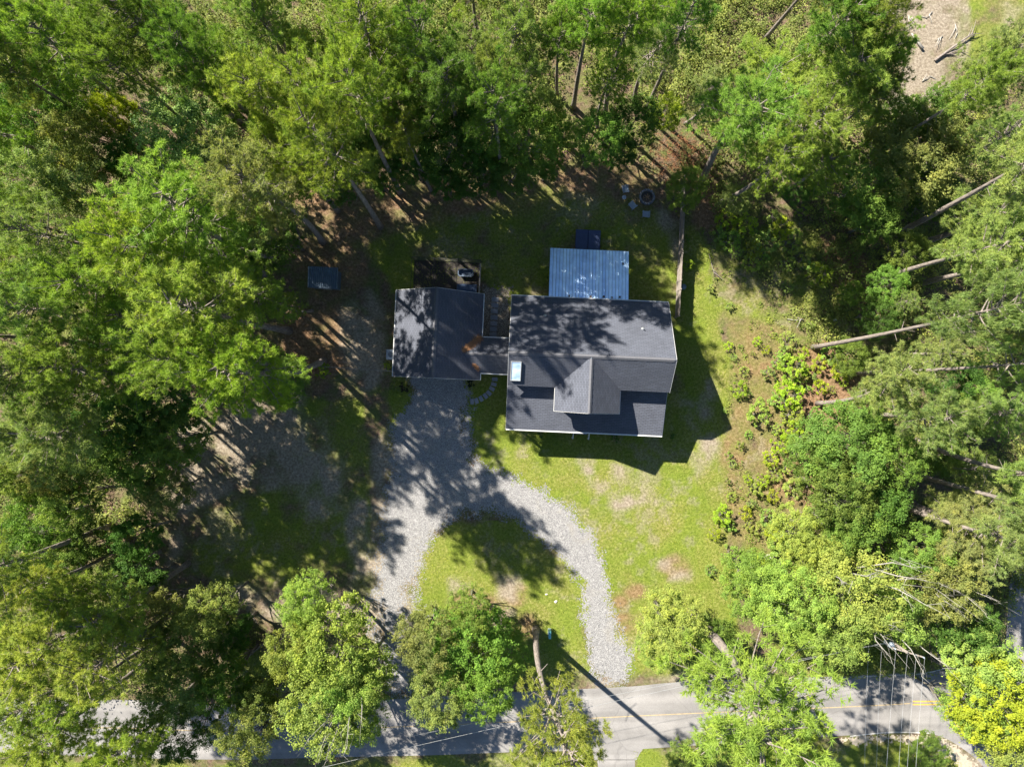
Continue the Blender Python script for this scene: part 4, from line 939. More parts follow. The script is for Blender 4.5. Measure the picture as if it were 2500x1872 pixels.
# kind, crown u, v, radius px, height m, where
T_ = [
 ('Pb',580,892,118,24,'west of the drive, its crown farthest into the clearing',(790,880),0),
 ('Py',470,745,135,24,'with the broadest crown in the western woods',(705,808),2),
 ('P',440,880,95,24,'just behind the crown that reaches farthest toward the drive',(690,890),1),
 ('Pg',600,449,112,23,'with a grey trunk foot northwest of the shed',(788,591),0),
 ('P',778,345,110,25,'on the long curving trunk northwest of the garage',(929,553),2),
 ('P',868,225,105,26,'on the straight grey trunk right of the curving one',(976,468),4),
 ('Pd',1088,205,95,22,'whose trunk foot shows north of the kennel',(1134,402),1),
 ('Py',1385,1800,128,23,'at the road with orange straw round its foot',(1308,1535),3),
 ('P',1822,1745,212,25,'with stubby dead limbs leaning over the road',(1687,1497),3),
 ('P',-55,1400,110,24,'with a long dark trunk running off the left edge',(270,1282),1),
 ('Pg',2440,752,95,28,'on the thick pale trunk east of the lawn',(1985,848),2),
 ('Pg',2590,878,90,27,'on the long straight trunk reaching the right edge',(2087,911),3),
 ('Pg',2180,915,82,16,'on a thin trunk at the straw patch',(1996,985),0),
 ('Pg',2285,1020,88,17,'between the straw patch and the right edge',(2130,1010),4),
 ('Pg',2620,1160,100,25,'leaving the frame at right on a mottled trunk',(2235,1075),0),
 ('Pg',2625,1265,100,25,'on the thick pale trunk at the lower right edge',(2210,1150),2),
 ('Pg',2545,375,115,25,'on the long trunk slanting to the upper right edge',(2190,570),1),
 ('Pg',2425,600,100,20,'on the slim trunk below the long slanting one',(2150,680),4),
 ('P',1832,290,115,18,'on the curved trunk behind the fire pit',(1715,440),0),
 ('P',1890,385,80,18,'on the thin trunk right of the curved one',(1757,495),3),
 ('Pd',1368,95,64,16,'on the short straight trunk at top centre',(1360,235),1),
 ('P',1446,25,85,21,'on the leaning two tone trunk at top centre',(1400,262),4),
 ('Pg',1266,80,82,18,'with see through crown at top centre left',(1290,250),3),
 ('Pg',2010,-70,80,24,'on the rising trunk at the top edge right of centre',(1870,93),1),
 # upper left pines
 ('P',115,75,105,22,'nearest the top left corner',None,None), ('Pg',15,165,80,20,'on the left edge under the corner pine',None,None), ('Pd',330,50,92,22,'at the top edge left of the pink gap',None,None),
 ('P',290,170,75,21,'just above the vivid yellow green tree',None,None), ('Pd',475,135,88,22,'in shade below the pink gap',None,None), ('Pg',640,55,85,21,'at the top edge right of the pink gap',None,None),
 ('Py',640,240,95,22,'above the pale tree northwest of the house',None,None), ('Py',740,215,90,21,'between the two big crowns at upper left centre',None,None), ('P',690,385,95,19,'overhanging the curving trunk from the west',None,None),
 ('Py',445,500,140,22,'with a wide crown midway between shed and top left corner',None,None), ('Py',330,600,105,22,'below the wide crowned pine',None,None), ('P',535,610,95,13,'west of the shed, behind the leafy edge',None,None),
 ('Pg',90,575,95,21,'on the left edge below the pale trees',None,None), ('Pd',10,520,70,18,'hard against the left edge above mid height',None,None),
 ('Py',330,775,125,17,'left of the broadest crown',None,None), ('P',220,700,95,21,'among the western woods at mid height',None,None), ('Pg',75,755,95,22,'near the left edge at mid height',None,None),
 ('Py',620,720,85,12,'reaching toward the shed from the west',None,None), ('P',695,742,45,9,'the small one just south of the shed',None,None), ('Pg',40,900,95,22,'on the left edge below mid height',None,None),
 ('P',180,900,92,21,'one in from the left edge below mid height',None,None), ('P',325,915,85,14,'northwest of the dark hollow',None,None), ('Pg',110,1055,112,20,'with soft crown above the pale rounded trees',None,None),
 # top centre
 ('P',900,70,108,24,'at the top edge left of centre',None,None), ('Pd',1020,85,85,23,'shaded one at the top edge left of centre',None,None), ('Py',885,165,80,20,'below the top edge left of centre',None,None),
 ('Py',1045,180,80,19,'with yellow lit tufts north of the kennel',None,None), ('P',960,255,80,19,'filling the gap north of the garage',None,None), ('Pg',1155,130,62,16,'small one left of the see through pine',None,None),
 ('Pg',1290,182,66,15,'under the see through pine',None,None), ('Py',1960,1850,90,18,'on the far verge right of the stubby limbed pine',None,3), ('Pg',1195,190,60,20,'lower left of the see through pine',None,None), ('Pd',1205,268,85,22,'in the shaded belt due north of the metal roof',None,None), ('P',985,330,60,18,'right of the straight grey trunk',None,None), ('P',1560,45,92,21,'at the top edge right of centre',None,None),
 ('P',1500,195,64,13,'beside the leaning two tone trunk',None,None), ('Pg',1612,118,74,13,'north of the fire pit near the brush',None,None), ('Pd',1685,35,72,20,'at the top edge above the brush',None,None),
 # upper right
 ('P',1880,190,100,12,'among the upper right woods, left of the dark pine',None,None), ('Pg',1730,225,60,8.5,'northeast of the fire pit in open brush',None,None), ('Py',1985,300,95,14,'in the middle of the upper right woods',None,None),
 ('Py',2070,175,115,15,'beside the sandy clearing at upper right',None,None), ('P',2155,140,78,14,'overhanging the sandy clearing',None,None), ('Pd',2058,50,90,16,'at the top edge left of the sandy clearing',None,None),
 ('P',2165,15,68,19,'at the very top beside the sandy clearing',None,None), ('P',2010,400,66,9.5,'above the shaded straw slope',None,None), ('Pd',2150,215,60,13,'with dark crown tip over the sand',None,None),
 ('Pg',2448,140,82,14,'below the dry meadow at upper right',None,None), ('P',2385,215,70,19,'at the foot of the sandy clearing',None,None), ('Pg',2450,325,95,13,'on the right edge beside the big oak',None,None),
 ('Pg',2410,530,95,11,'right edge, under the long slanting trunk',None,None), ('Pg',2470,640,90,14,'right edge, above the thick pale trunk',None,None),
 ('Pg',2300,860,60,8,'below the thick pale trunk',None,None), ('Pg',2215,735,34,7,'small one touching the thick pale trunk from above',None,None), ('Pg',2490,800,55,10,'right edge, beside the thick trunk top',None,None),
 ('Pg',2395,1155,55,8,'between the mottled trunk and the right edge',None,None), ('Pg',2345,1262,90,9,'above the thick lower right trunk',None,None), ('Pg',2455,1005,72,11,'right edge between two long trunks',None,None),
 ('Pg',2370,1290,112,12,'below the thick lower right trunk',None,None), ('Pg',2478,1320,95,21,'right edge above the side road',None,None),
 # bottom left fine pines
 ('Py',250,1500,92,17,'with feathery crown in the lower left woods',None,None), ('Py',170,1450,66,16,'small feathery one left of the feathery crown',None,None), ('Py',70,1420,72,16,'near the left edge by the dark trunk',None,None),
 ('Py',95,1590,112,18,'above the road at the left edge',None,None), ('Py',235,1625,112,18,'above the road second from the left edge',None,None), ('Py',75,1715,90,17,'covering the road at the left edge',None,None),
 ('Py',125,1800,92,16,'on the far verge at the bottom left corner',None,None), ('Py',300,1830,88,15,'bottom edge, second from the left corner',None,None),('Py',190,1715,80,17,'over the road beside the left edge cover',None,None),
]
for k, u, v, r, H, wh, b_, var in T_: tree(k, u, v, r, H, wh, b_, var)
D_ = [
 ('D',760,140,78,16,'under the pines left of the curving trunk crown'), ('D',860,290,66,16,'beneath the crown of the curving trunk'), ('Dd',975,135,78,17,'between the shaded pines at the top edge'), ('Dd',1105,275,70,16,'filling the belt north of the breezeway'),
 ('D',560,150,74,15,'below right of the pink gap'), ('Dd',410,55,66,14,'left edge of the pink gap'), ('D',205,80,78,15,'behind the corner pine'), ('D',110,680,76,15,'on the left between grey pines at mid height'),
 ('Dd',235,620,74,15,'left of the pine below the wide crown'), ('D',425,640,80,15,'between wide crown and broadest crown'), ('D',130,975,76,14,'left of the dark hollow'), ('Dd',255,850,76,15,'above the dark hollow'),
 ('D',400,800,84,15,'beneath the broadest western crown'), ('D',1230,225,60,13,'under the dark pine north of the metal roof'), ('D',935,430,52,8,'at the back yard corner between two trunk feet'), ('Dd',1095,425,56,9,'at the back yard edge above the bent branch'), ('D',1330,395,50,8,'at the back yard edge left of the rounded bright one'),
 ('Dp',445,335,112,17,'with a wide rounded crown at upper left'), ('Dy',286,275,48,15,'standing alone in colour at upper left'), ('Do',210,345,82,16,'below the vivid yellow green tree'),
 ('Dp',45,425,88,17,'on the left edge, upper of the pale pair'), ('Dp',172,435,90,16,'second from the left edge among pale crowns'), ('Dd',60,280,80,15,'in shade near the left edge at upper left'),
 ('D',180,220,78,15,'above the olive tree at upper left'), ('Dd',320,400,62,13,'squeezed between pale and olive crowns'), ('Dp',590,420,72,15,'right of the wide rounded pale crown'),
 ('Dd',650,560,88,15,'at the clearing edge northwest of the shed'), ('D',560,520,70,16,'behind the clearing edge northwest of the shed'), ('Dg',560,235,60,14,'between two pines at upper left'), ('D',20,650,65,14,'low on the left edge under the grey pines'),
 ('Dg',690,930,68,6.5,'at the west edge of the yard beside the drive'), ('Dd',380,985,88,14,'left of the shaded sandy yard, upper'), ('D',420,1070,78,14,'left of the shaded sandy yard, middle'), ('Dd',270,1040,88,15,'in the dark hollow of the western woods'),
 ('D',330,1125,92,15,'left of the shaded sandy yard, lower'), ('D',210,1110,80,15,'beside the soft crowned pine'), ('Db',52,1160,66,15,'rounded one on the left edge low down'), ('Do',135,1158,64,15,'rounded one, second from the left edge'),
 ('Db',160,1228,62,14,'rounded one below the other two'), ('D',80,1270,80,13,'at the left edge above the dark trunk'), ('Dd',320,1310,62,10,'above the hedge like dark tree at lower left'), ('Dd',330,1415,72,10,'dome shaped at the corner of the shaded yard'),
 ('D',200,1330,62,11,'beside the dark slanting trunk'), ('Do',400,1200,55,11,'small one on the yard edge above the orange straw'),
 ('Do',500,1495,70,14,'with pointed crown at the lower end of the shaded yard'), ('Do',355,1510,72,14,'left of the pointed crown'), ('D',445,1575,82,14,'below the pointed crown'), ('Do',430,1695,82,14,'over the road below the pointed crown'),
 ('Dd',440,1790,78,13,'shaded over the road at lower left'), ('D',545,1665,70,13,'right of the one over the road at lower left'), ('Dd',560,1545,62,9,'low shaded one beside the board fence'),
 ('Db',742,1462,62,14,'north lobe of the bright pair by the left drive'), ('Db',800,1570,108,15,'large one between board fence and left drive'), ('Db',720,1590,70,14,'close to the short board fence'), ('Db',790,1725,120,15,'large one over the road left of centre'),
 ('Db',880,1650,78,14,'where the left drive meets the road'), ('Do',615,1770,80,13,'left of the large bright one over the road'), ('Do',625,1700,58,12,'small one above the road, left of centre'), ('Db',875,1755,62,12,'right flank of the large one over the road'),
 ('Dg',1145,1495,58,11,'peak of the group on the drive island'), ('Dg',1130,1590,118,11,'largest crown on the drive island'), ('Do',1040,1570,80,13,'west side of the drive island'), ('Dg',1215,1600,80,6.5,'east side of the drive island'),
 ('Do',1080,1700,82,13,'overhanging the road from the drive island'), ('Dg',1190,1690,70,13,'overhanging the road beside the mailbox'),
 ('Db',1635,1525,84,10,'at the road verge right of the right drive'), ('Db',1600,1590,48,8,'under the one at the right drive verge'),
 ('Dg',1845,1425,84,9,'at the corner of the lawn beside the big white stone'), ('Db',1925,1470,100,13,'behind the big white stone'), ('Db',2030,1535,92,13,'in front of the power pole, left'), ('D',1740,1560,60,8,'in the shade of the stubby pine'),
 ('Db',1950,1300,70,9,'low one at the lower lawn edge'), ('Db',2000,1370,80,11,'second row at the lower lawn edge'), ('D',2080,1285,84,12,'north of the dead branches'), ('Do',2305,1440,92,14,'right of the dead branches'),
 ('D',2240,1350,75,13,'above the olive one by the side road'), ('Dd',2350,1530,85,12,'beside the side road in shade'), ('Db',2390,1620,92,14,'at the road junction, upper'), ('Dy',2445,1715,112,15,'at the road junction, right edge'),
 ('Db',2470,1810,85,14,'in the bottom right corner'), ('Db',2380,1745,62,13,'left flank of the junction group'), ('Do',1680,1860,50,7,'on the far verge, right of the lower spur'), ('D',2260,1850,60,4,'low bush at bottom edge under the wires'),
 ('D',2070,1085,115,13,'large rounded one east of the lawn'), ('D',2170,1110,75,13,'east flank of the large rounded one'), ('D',2060,1195,95,13,'below the large rounded one'), ('Dd',2150,1235,80,12,'in shade behind the rounded ones'), ('D',1985,1110,62,10,'west flank of the large rounded one'),
 ('Do',2250,385,128,12,'large oak like one at upper right'), ('Dd',2280,275,62,12,'dark topped one by the sandy clearing'), ('D',2130,445,104,10,'left of the large oak like one'), ('D',2140,530,66,8,'below left of the large oak like one'), ('D',2190,300,60,10,'between the sand and the large oak'),
 ('Do',2330,330,80,11,'right of the large oak like one'), ('Dg',1677,462,52,6,'bright one at the fence end by the fire pit'), ('Dd',2290,470,70,7,'beneath the large oak like one'),
 ('D',1285,330,82,16,'behind the back yard, centre'), ('Dd',1070,330,92,17,'north of the garage in deep shade'), ('Dd',1165,418,72,10,'low one at the back yard edge, left'), ('D',1248,408,66,10,'low one at the back yard edge, middle'),
 ('Dg',1360,318,42,10,'small bright one behind the back yard'), ('Dg',1458,328,66,13,'rounded bright one north of the fire pit'), ('Dd',1550,290,64,12,'deep one north of the fire pit'), ('Dy',1630,275,45,9,'small vivid one north of the fire pit'),
 ('Dd',1180,320,75,16,'between the two dark edges behind the yard'), ('D',940,355,60,12,'by the curving trunk'), ('Dd',820,450,50,8,'low one in the shade north of the shed'), ('Dd',1510,370,45,7,'low one beside the fire pit'),
 ('Do',1330,255,50,9,'low one by the short straight trunk'), ('Dd',1000,385,62,10,'low one behind the grey trunk foot'), ('Dd',870,385,62,11,'below the curving crown'),
 ('Dd',1950,450,46,4.5,'in the dark under the upper right pines'),
 ('D',2172,695,50,7,'leafy one at the slim trunk foot'), ('Dg',2080,715,32,4.5,'little one at the edge of the straw slope'), ('Dd',2150,770,52,7,'in the hollow above the thick pale trunk'), ('D',2078,868,46,5,'under the thick pale trunk'),
 ('Dg',2110,1000,50,4,'trailing bush at the straw patch'), ('Dd',2330,920,70,9,'in the dark gap between long trunks'), ('D',2380,1010,60,9,'lower in the dark gap between long trunks'), ('Dg',2390,960,45,8,'sunlit one among the long trunks'),
 ('D',2300,1110,60,5,'under the mottled trunk'), ('D',2230,610,55,8,'under the long slanting trunk'), ('Do',1800,485,38,5,'golden bush on the slope by the curved trunk'),
 ('Dd',60,1340,70,10,'low one under the dark trunk at the left edge'), ('D',150,1370,60,10,'behind the dark trunk'),
]
for k, u, v, r, H, wh in D_: tree(k, u, v, r, H, wh)
DD_ = [('Db',2095,1440,108,14,'carrying bare white branches by the power pole', 4), ('Db',2180,1500,88,13,'with dead twigs right beside the pole wires', 4), ('Do',2290,1395,60,13,'with a few white twigs by the side road', 4), ('Db',840,1690,70,14.5,'with a forked white limb over the road', 4)]
for k, u, v, r, H, wh, var in DD_: tree(k, u, v, r, H, wh, None, var)
# off frame neighbours that shade the picture
for i, (k, u, v, r, H) in enumerate([('P',-90,60,100,22),('P',-100,300,100,22),('P',-110,650,100,22),('P',-100,820,100,22),('P',-110,1080,110,22),('P',200,-70,100,22),('P',560,-80,90,22),('P',800,-90,100,22),('P',1150,-90,80,20),('P',-100,1650,90,18)]):
    tree(k, u, v, r, H, 'outside the view ' + ['beyond the top left','beyond the upper left','beyond the left middle','beyond the left below middle','beyond the lower left','above the first top pine','above the pink gap','above the curving trunk','above top centre','beyond the left road end'][i])

# saplings in the east meadow
z6 = lambda a, b: (1650+.3865*a, 616+.3865*b); z8 = lambda a, b: (1650+.3865*a, 1232+.3865*b)
SAP = [(z6(a, b), s) for a, b, s in ((325,590,.5),(330,340,.6),(690,570,1.1),(720,720,1.5),(570,760,1),(630,690,.8),(880,700,.9),(850,790,.9),(420,750,.6),(390,870,.9),(440,890,.6),(490,1020,1.35),(690,900,1.6),(620,930,1.2),(715,1020,1.3),(720,1110,1.1),(620,1110,.8),(520,940,.5),(640,1210,1.1),(400,1215,.7),(450,1150,.5),(570,1300,.9),(690,1360,.9),(615,1395,.9),(540,1440,.7),(490,1490,1.1),(715,1480,1.2),(590,1530,.7),(330,1280,.6),(350,1330,.5),(440,1430,.5),(320,1440,.5),(340,1540,.6),(500,560,.5),(840,460,.6),(470,80,1.1),(60,90,.7),(210,230,.6),(700,220,.7),(430,1640,.7),(470,1580,.7),(750,820,1.0),(900,850,.8),(300,1000,.4),(780,760,1.0),(800,640,.6),(480,640,.4),(360,660,.4),(560,620,.5),(660,640,.9),(950,640,1.2),(1000,740,1.1),(820,860,.6),(980,870,.5),(1050,820,.5))] + \
      [(z8(a, b), s) for a, b, s in ((270,-1700,1.0),(330,-1660,1.2),(420,-1760,1.3),(500,-1700,.9),(560,-1640,1.3),(640,-1740,1.2),(380,-1580,.8),(700,-1660,1.4),(300,-1800,1.1),(600,-1800,1.3),(760,-1560,1.2),(480,-1600,1.0),(820,-1500,1.1),(690,-1520,.9),(880,-1440,1.3),(780,-1840,1.1),(540,-1540,.8)) ] + [(z8(a, b), s) for a, b, s in ((270,50,1.1),(330,130,.9),(560,80,1.1),(230,180,.7),(330,290,1.1),(620,230,1.3),(700,150,1.4),(450,130,.8),(640,320,1.3),(520,380,1.2),(440,450,1.3),(210,410,.7),(620,160,1.2),(780,250,1.4),(520,160,.8))]
saps = []
for i, ((u, v), s) in enumerate(SAP):
    pr = YOUNG[i % 3]; p = at(u, v)
    col = [c*trg.uniform(.85, 1.15) for c in (TINT['Dy'] if i % 3 == 0 else TINT['Db'])]
    sz = 'waist high leafy sapling' if s < .75 else ('bushy green sapling' if s < 1.15 else 'large spreading sapling')
    where = 'of the shaded east slope' if v < 700 else 'of the upper meadow' if v < 850 else ('of the mid meadow' if v < 1080 else ('of the straw coloured lower meadow' if v < 1260 else 'at the overgrown lower lawn edge'))
    k = s*0.78
    o = copy_thing(pr, p, Quaternion((0, 0, 1), trg.uniform(0, 6.28)), (k, k, k*trg.uniform(.55, .8)), col, sz + ' ' + where, 'sapling', 'saplings dotting the meadow')
    saps.append((o, sz + ' ' + where, u, v))
for lb in sorted(set(q[1] for q in saps)):
    L_ = [q for q in saps if q[1] == lb]
    if len(L_) < 2: continue
    for fn, wd_ in ((lambda q: q[3], 'farthest up the picture'), (lambda q: -q[3], 'lowest in the picture'), (lambda q: q[2], 'leftmost of its kind'), (lambda q: -q[2], 'rightmost of its kind')):
        if not L_: break
        q = min(L_, key=fn); q[0]['label'] = lb + ', ' + wd_; L_.remove(q)
    for q in L_: q[0]['label'] = lb + ', in the middle of its patch'
# shrubs beside the garage and house
for u, v, s, col, lb in ((969,945,.62,TINT['Do'],'light leafy shrub at the southwest garage corner'), (988,948,.55,(0.05,0.045,0.03),'dark reddish shrub left of the garage door'), (1150,934,.5,(0.03,0.035,0.02),'dark clipped shrub right of the garage door'),
                     (947,893,.4,TINT['Dy'],'bright tuft of leaves beside the west garage wall'), (1670,585,.55,TINT['D'],'small bush east of the board fence'), (1640,1064,.3,TINT['Dd'],'low shrub by the southeast porch corner'), (1320,1058,.45,TINT['Dd'],'low shrub along the porch west of the steps'), (1500,1066,.5,TINT['Dd'],'low shrub along the porch east of the steps'),
                     (795,905,.8,TINT['Dy'],'yellow flecked bush where the chain link fence starts')):
    copy_thing(YOUNG[1], at(u, v), Quaternion((0, 0, 1), u), (s, s, s*.75), col, lb, 'shrub', 'shrubs near the house').name = 'shrub'

# ------------------------------------------------------------------ undergrowth and grass (nobody could count)
rs = np.random.RandomState(5)
def scatter(polys, n, seed):
    rr = np.random.RandomState(seed); out = []
    x = rr.uniform(-50, 50, n); y = rr.uniform(-38, 38, n); m = np.zeros(n, bool)
    for P in polys: m |= sdf(x, y, px(P)) > 0
    return x[m], y[m]
WOODS = [[(-100,-100),(1700,-100),(2190,-100),(2200,80),(2150,260),(2330,240),(2500,150),(2600,1400),(2440,1500),(2400,1640),(1900,1640),(1800,1400),(1930,1250),(2000,1060),(2120,1000),(1980,840),(1760,560),(1700,420),(1500,380),(1240,380),(900,360),(700,500),(640,760),(640,900),(420,1000),(370,1200),(380,1440),(560,1520),(640,1540),(560,1690),(-100,1700)]]
ux, uy = scatter(WOODS, 15000, 41)
keep = vnoise(ux, uy, 5, 66, 3) > -0.07; ux, uy = ux[keep], uy[keep]
tx, ty = scatter([[(-100,-100),(2190,-100),(2180,150),(2100,300),(1700,300),(1500,250),(1200,230),(800,200),(300,200),(-100,500)]], 12000, 47)
keep = vnoise(tx, ty, 3, 67, 3) > -0.13; ux = np.concatenate([ux, tx[keep]]); uy = np.concatenate([uy, ty[keep]])
nc = len(ux); K = 62; ci = np.repeat(np.arange(nc), K); n = nc*K
hgt = rs.uniform(.3, 2.6, nc)**1.1; wd = rs.uniform(.3, .85, nc)
d = unit(rs.randn(n, 3)); d[:, 2] = abs(d[:, 2])
C = np.stack([ux[ci]+d[:, 0]*wd[ci], uy[ci]+d[:, 1]*wd[ci], d[:, 2]*hgt[ci]*rs.uniform(.5, 1, n)+.05], 1)
Vu = leafquads(C, unit(d*.6+rs.randn(n, 3)*.5+np.array([0, 0, .5])), rs.uniform(.055, .115, n), rs)
og = np_mesh('undergrowth', Vu, 4, M_LEAF, colattr=np.clip(rs.normal(.5, .22, nc)[ci]+rs.normal(0, .12, n), 0, 1))
og.color = (0.2, 0.24, 0.07, 1); tag(og, 'tangled low green brush covering the forest floor', 'undergrowth', kind='stuff')
# low weeds in the meadow
wx, wy = scatter([[(1690,560),(1900,520),(2100,640),(2120,800),(1960,860),(1960,1000),(2000,1040),(1960,1250),(1880,1400),(1800,1460),(1770,1250),(1780,1050),(1760,800),(1730,680)]], 24000, 43)
kp = vnoise(wx, wy, 2.6, 19, 4) > -0.01; wx, wy = wx[kp], wy[kp]; nw = len(wx); K = 16; ci = np.repeat(np.arange(nw), K); n = nw*K
d = unit(rs.randn(n, 3)); d[:, 2] = abs(d[:, 2]); hw = rs.uniform(.06, .38, nw); ww_ = rs.uniform(.1, .34, nw)
C = np.stack([wx[ci]+d[:, 0]*ww_[ci], wy[ci]+d[:, 1]*ww_[ci], d[:, 2]*hw[ci]+.02], 1)
wo = np_mesh('weeds', leafquads(C, unit(d*.5+rs.randn(n, 3)*.5+np.array([0, 0, .6])), rs.uniform(.04, .085, n), rs), 4, M_LEAF, colattr=np.clip(rs.normal(.5, .25, nw)[ci]+rs.normal(0, .1, n), 0, 1))
wo.color = (0.19, 0.25, 0.055, 1); tag(wo, 'low green weeds creeping over the straw coloured meadow', 'weeds', kind='stuff')
# russet dead brush behind the fire pit
x = rs.normal(at(1665,390).x, 1.6, 1500); y = rs.normal(at(1665,390).y, 1.3, 1500)
C = np.stack([x, y, rs.uniform(.1, 1.0, 1500)], 1); dd = unit(rs.randn(1500, 3)+np.array([0, 0, .6])); sd_ = unit(np.cross(dd, rs.randn(1500, 3)))*.02
Vb = np.stack([C-sd_, C+sd_, C+dd*rs.uniform(.3, .8, (1500, 1))], 1).reshape(-1, 3)
tag(np_mesh('dead_brush', Vb, 3, simple('russet', (0.2,0.085,0.035), .9)), 'russet dead brush heaped behind the fire pit', 'brush', kind='stuff')
# grass blades
n = 420000
x = rs.uniform(-46, 46, n); y = rs.uniform(-36, 28, n)
g, s_, t_ = zone_masks(x, y)
dr = (sdf(x, y, px(DRIVE)) > -0.1) | (sdf(x, y, px(ARM)) > 0.2)
cellok = (g*(1-s_) > rs.uniform(.25, 1, n)) & ~dr & (y > np.interp(x, [at(*p).x for p in TOPE], [at(*p).y for p in TOPE])) 
c2 = (g*(1-s_) > rs.uniform(.25, 1, n)) & (y < np.interp(x, [at(*p).x for p in BOTE], [at(*p).y for p in BOTE])-.2)
k = cellok | c2
hx = (x-H0.x)*math.cos(TH)+(y-H0.y)*math.sin(TH); hy = -(x-H0.x)*math.sin(TH)+(y-H0.y)*math.cos(TH)
k &= ~((hx > .3) & (hx < 13.4) & (hy > -6.3) & (hy < 4.9)) & ~((hx > -10) & (hx < -2.8) & (hy > -2.1) & (hy < 5.1)) & ~((hx > -2.9) & (hx < .4) & (hy > -1.4) & (hy < 5.0))
x, y = x[k], y[k]; n = len(x); a = rs.rand(n)*6.28; l = rs.uniform(.05, .15, n); h = rs.uniform(.03, .1, n); ww = .022
A = np.stack([x-np.sin(a)*ww, y+np.cos(a)*ww, np.zeros(n)], 1); B = np.stack([x+np.sin(a)*ww, y-np.cos(a)*ww, np.zeros(n)], 1); Cc = np.stack([x+np.cos(a)*l, y+np.sin(a)*l, h], 1)
big = vnoise(x, y, 2.5, 77, 4)
gr_ = np_mesh('grass', np.stack([A, B, Cc], 1).reshape(-1, 3), 3, M_LEAF, colattr=np.clip(rs.normal(.5, .2, n)+big*1.2, 0, 1))
gr_.color = (0.195, 0.24, 0.04, 1); tag(gr_, 'short sunlit green grass across the lawn and verges', 'grass', kind='stuff')

# ------------------------------------------------------------------ fallen wood in the clearing
def log_(name, pts, rad, label, mat=M_DEAD, twigs=0, seed=1):
    o0 = at(*pts[0][:2]); m = MB(); P = [at(u, v) - o0 + Vector((0, 0, z)) for u, v, z in pts]
    m.tube(P, rad, 8); rg = random.Random(seed)
    o = thing(name, label, 'fallen log', o0); m.build('stem', mat, o, True)
    if twigs:
        t = MB()
        for k in range(twigs):
            i = rg.randrange(len(P)-1); q = P[i].lerp(P[i+1], rg.random()); dv = (P[i+1]-P[i]).normalized(); sd2 = Vector((-dv.y, dv.x, .2))*rg.choice((-1, 1))
            e_ = q+dv*rg.uniform(.4, 1.2)+sd2*rg.uniform(.3, .9); t.tube([q, (q+e_)/2+Vector((0,0,.08)), e_], [.05, .03, .012], 4, False)
        t.build('twigs', mat, o)
log_('fallen_log', [(2223,84,.15),(2236,102,.17),(2250,122,.18)], [.06,.1,.14], 'short white bleached log on the sand at upper right')
log_('fallen_branch', [(2280,150,.15),(2318,122,.25),(2355,96,.3),(2372,84,.3)], [.13,.1,.07,.03], 'long dark fallen branch across the sandy clearing', M_BARK, 7, 3)
log_('fallen_branch', [(2300,138,.12),(2330,127,.15),(2348,124,.2)], [.06,.05,.02], 'shorter dark branch beside the long one on the sand', M_BARK, 3, 5)
log_('fallen_branch', [(1960,780,.1),(1942,782,.12),(1920,779,.1)], [.03,.04,.02], 'pale stick lying in the upper meadow grass', M_DEAD, 2, 8)
log_('fallen_branch', [(1212,457,.25),(1235,452,.5),(1262,448,.3)], [.06,.07,.04], 'bent branch arching at the back yard edge', M_BARK, 3, 9)
log_('fallen_branch', [(1730,620,.1),(1738,650,.12),(1745,680,.1)], [.03,.03,.015], 'thin dark stick on the grass east of the fence', M_BARK, 2, 12)

for i, (u, v, du, dv) in enumerate(((2215,40,14,22),(2300,90,-18,10),(2250,200,22,-14),(2190,250,20,8),(2330,60,6,24),(2275,30,-16,16))):
    log_('stick', [(u,v,.08),(u+du*.5,v+dv*.5,.14),(u+du,v+dv,.08)], [.04,.035,.015], 'small grey stick on the sandy clearing, ' + ['upper left','right of centre','below the long dark branch','at its lower left end','near its right edge','upper middle'][i], M_DEAD, 2, 20+i)

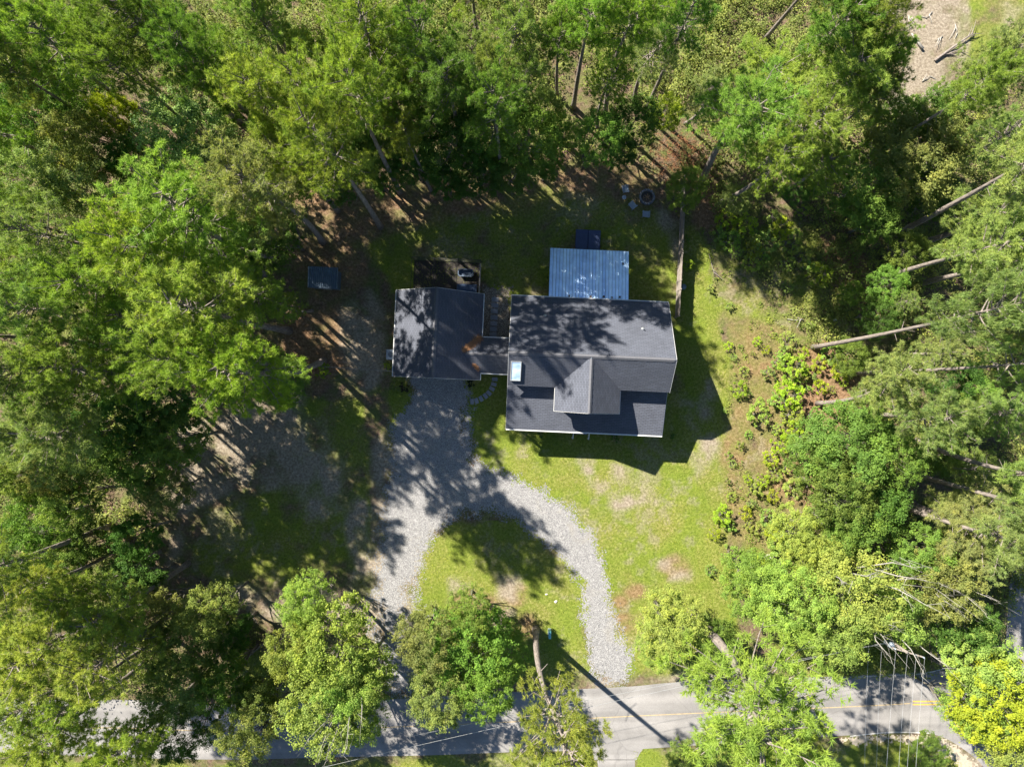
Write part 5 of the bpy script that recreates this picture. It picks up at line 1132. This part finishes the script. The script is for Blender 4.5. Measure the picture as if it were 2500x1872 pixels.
# ------------------------------------------------------------------ power pole and wires
zt = 10.6
pt = at(2212, 1590, zt); pb = Vector((pt.x, pt.y, 0))
t = thing('utility_pole', 'wooden power pole with crossarm and transformer rising through the leafy trees', 'utility pole', pb)
MB().tube([(0,0,0),(0,0,zt+.1)], [.17,.11], 10).build('pole', M_WOOD, t)
A_ = at(2180, 1581, zt-.25) - pb; B_ = at(2256, 1604, zt-.25) - pb; A_.z = B_.z = zt-.3
MB().beam(A_, B_, .1, .12).build('crossarm', M_WOOD, t)
WA = [A_.lerp(B_, f) for f in (.05, .42, .7, .97)]
for q in WA: MB().lathe([(0.0,.26),(.05,.24),(.07,.16),(.05,.1),(.06,.06)], 8, tuple(q)).build('insulator', M_PLAST, t, True)
m = MB(); m.lathe([(0,0.95),(.22,.92),(.25,.85),(.25,.05),(.2,0)], 12, (A_.x*.55, A_.y*.55-.05, zt-2.0)); m.build('transformer', M_PLAST, t, True)
def wire(a, b, sag, label, r_=.012, grp='power lines'):
    a = Vector(a); b = Vector(b); P = []
    for i in range(25):
        f = i/24; q = a.lerp(b, f); q.z -= sag*4*f*(1-f); P.append(q-a)
    o = MB().tube(P, r_, 4, False).build('power_line', M_WIRE); o.location = a; tag(o, label, 'wire', grp)
ends = [(2171,1872),(2201,1872),(2222,1872),(2243,1872)]
for i, q in enumerate(WA):
    s0 = pb+q+Vector((0,0,.26)); e1 = at(ends[i][0], ends[i][1], zt-.1); dirv = (e1-s0); e2 = s0+dirv*3.2; e2.z = s0.z
    wire(s0, e2, .5, 'thin bright power line running down from the crossarm, ' + ['westernmost of four','second from the west','third from the west','easternmost of four'][i], .010)
wire(at(2122,1560,8.2), at(2112,2200,8.2), .4, 'dark thin cable crossing the road left of the bright lines, outer', .009); wire(at(2152,1590,8.0), at(2140,2200,8.0), .4, 'dark thin cable crossing the road left of the bright lines, inner', .009)
p0 = pb+Vector((A_.x, A_.y, 9.2)); wire(p0, at(560,1925,7.5), .3, 'long faint cable running left from the pole along the road, lower'); wire(pb+Vector((0,0,8.6)), at(1000,1797,7.2), .3, 'long faint cable running left from the pole along the road, upper', .01)
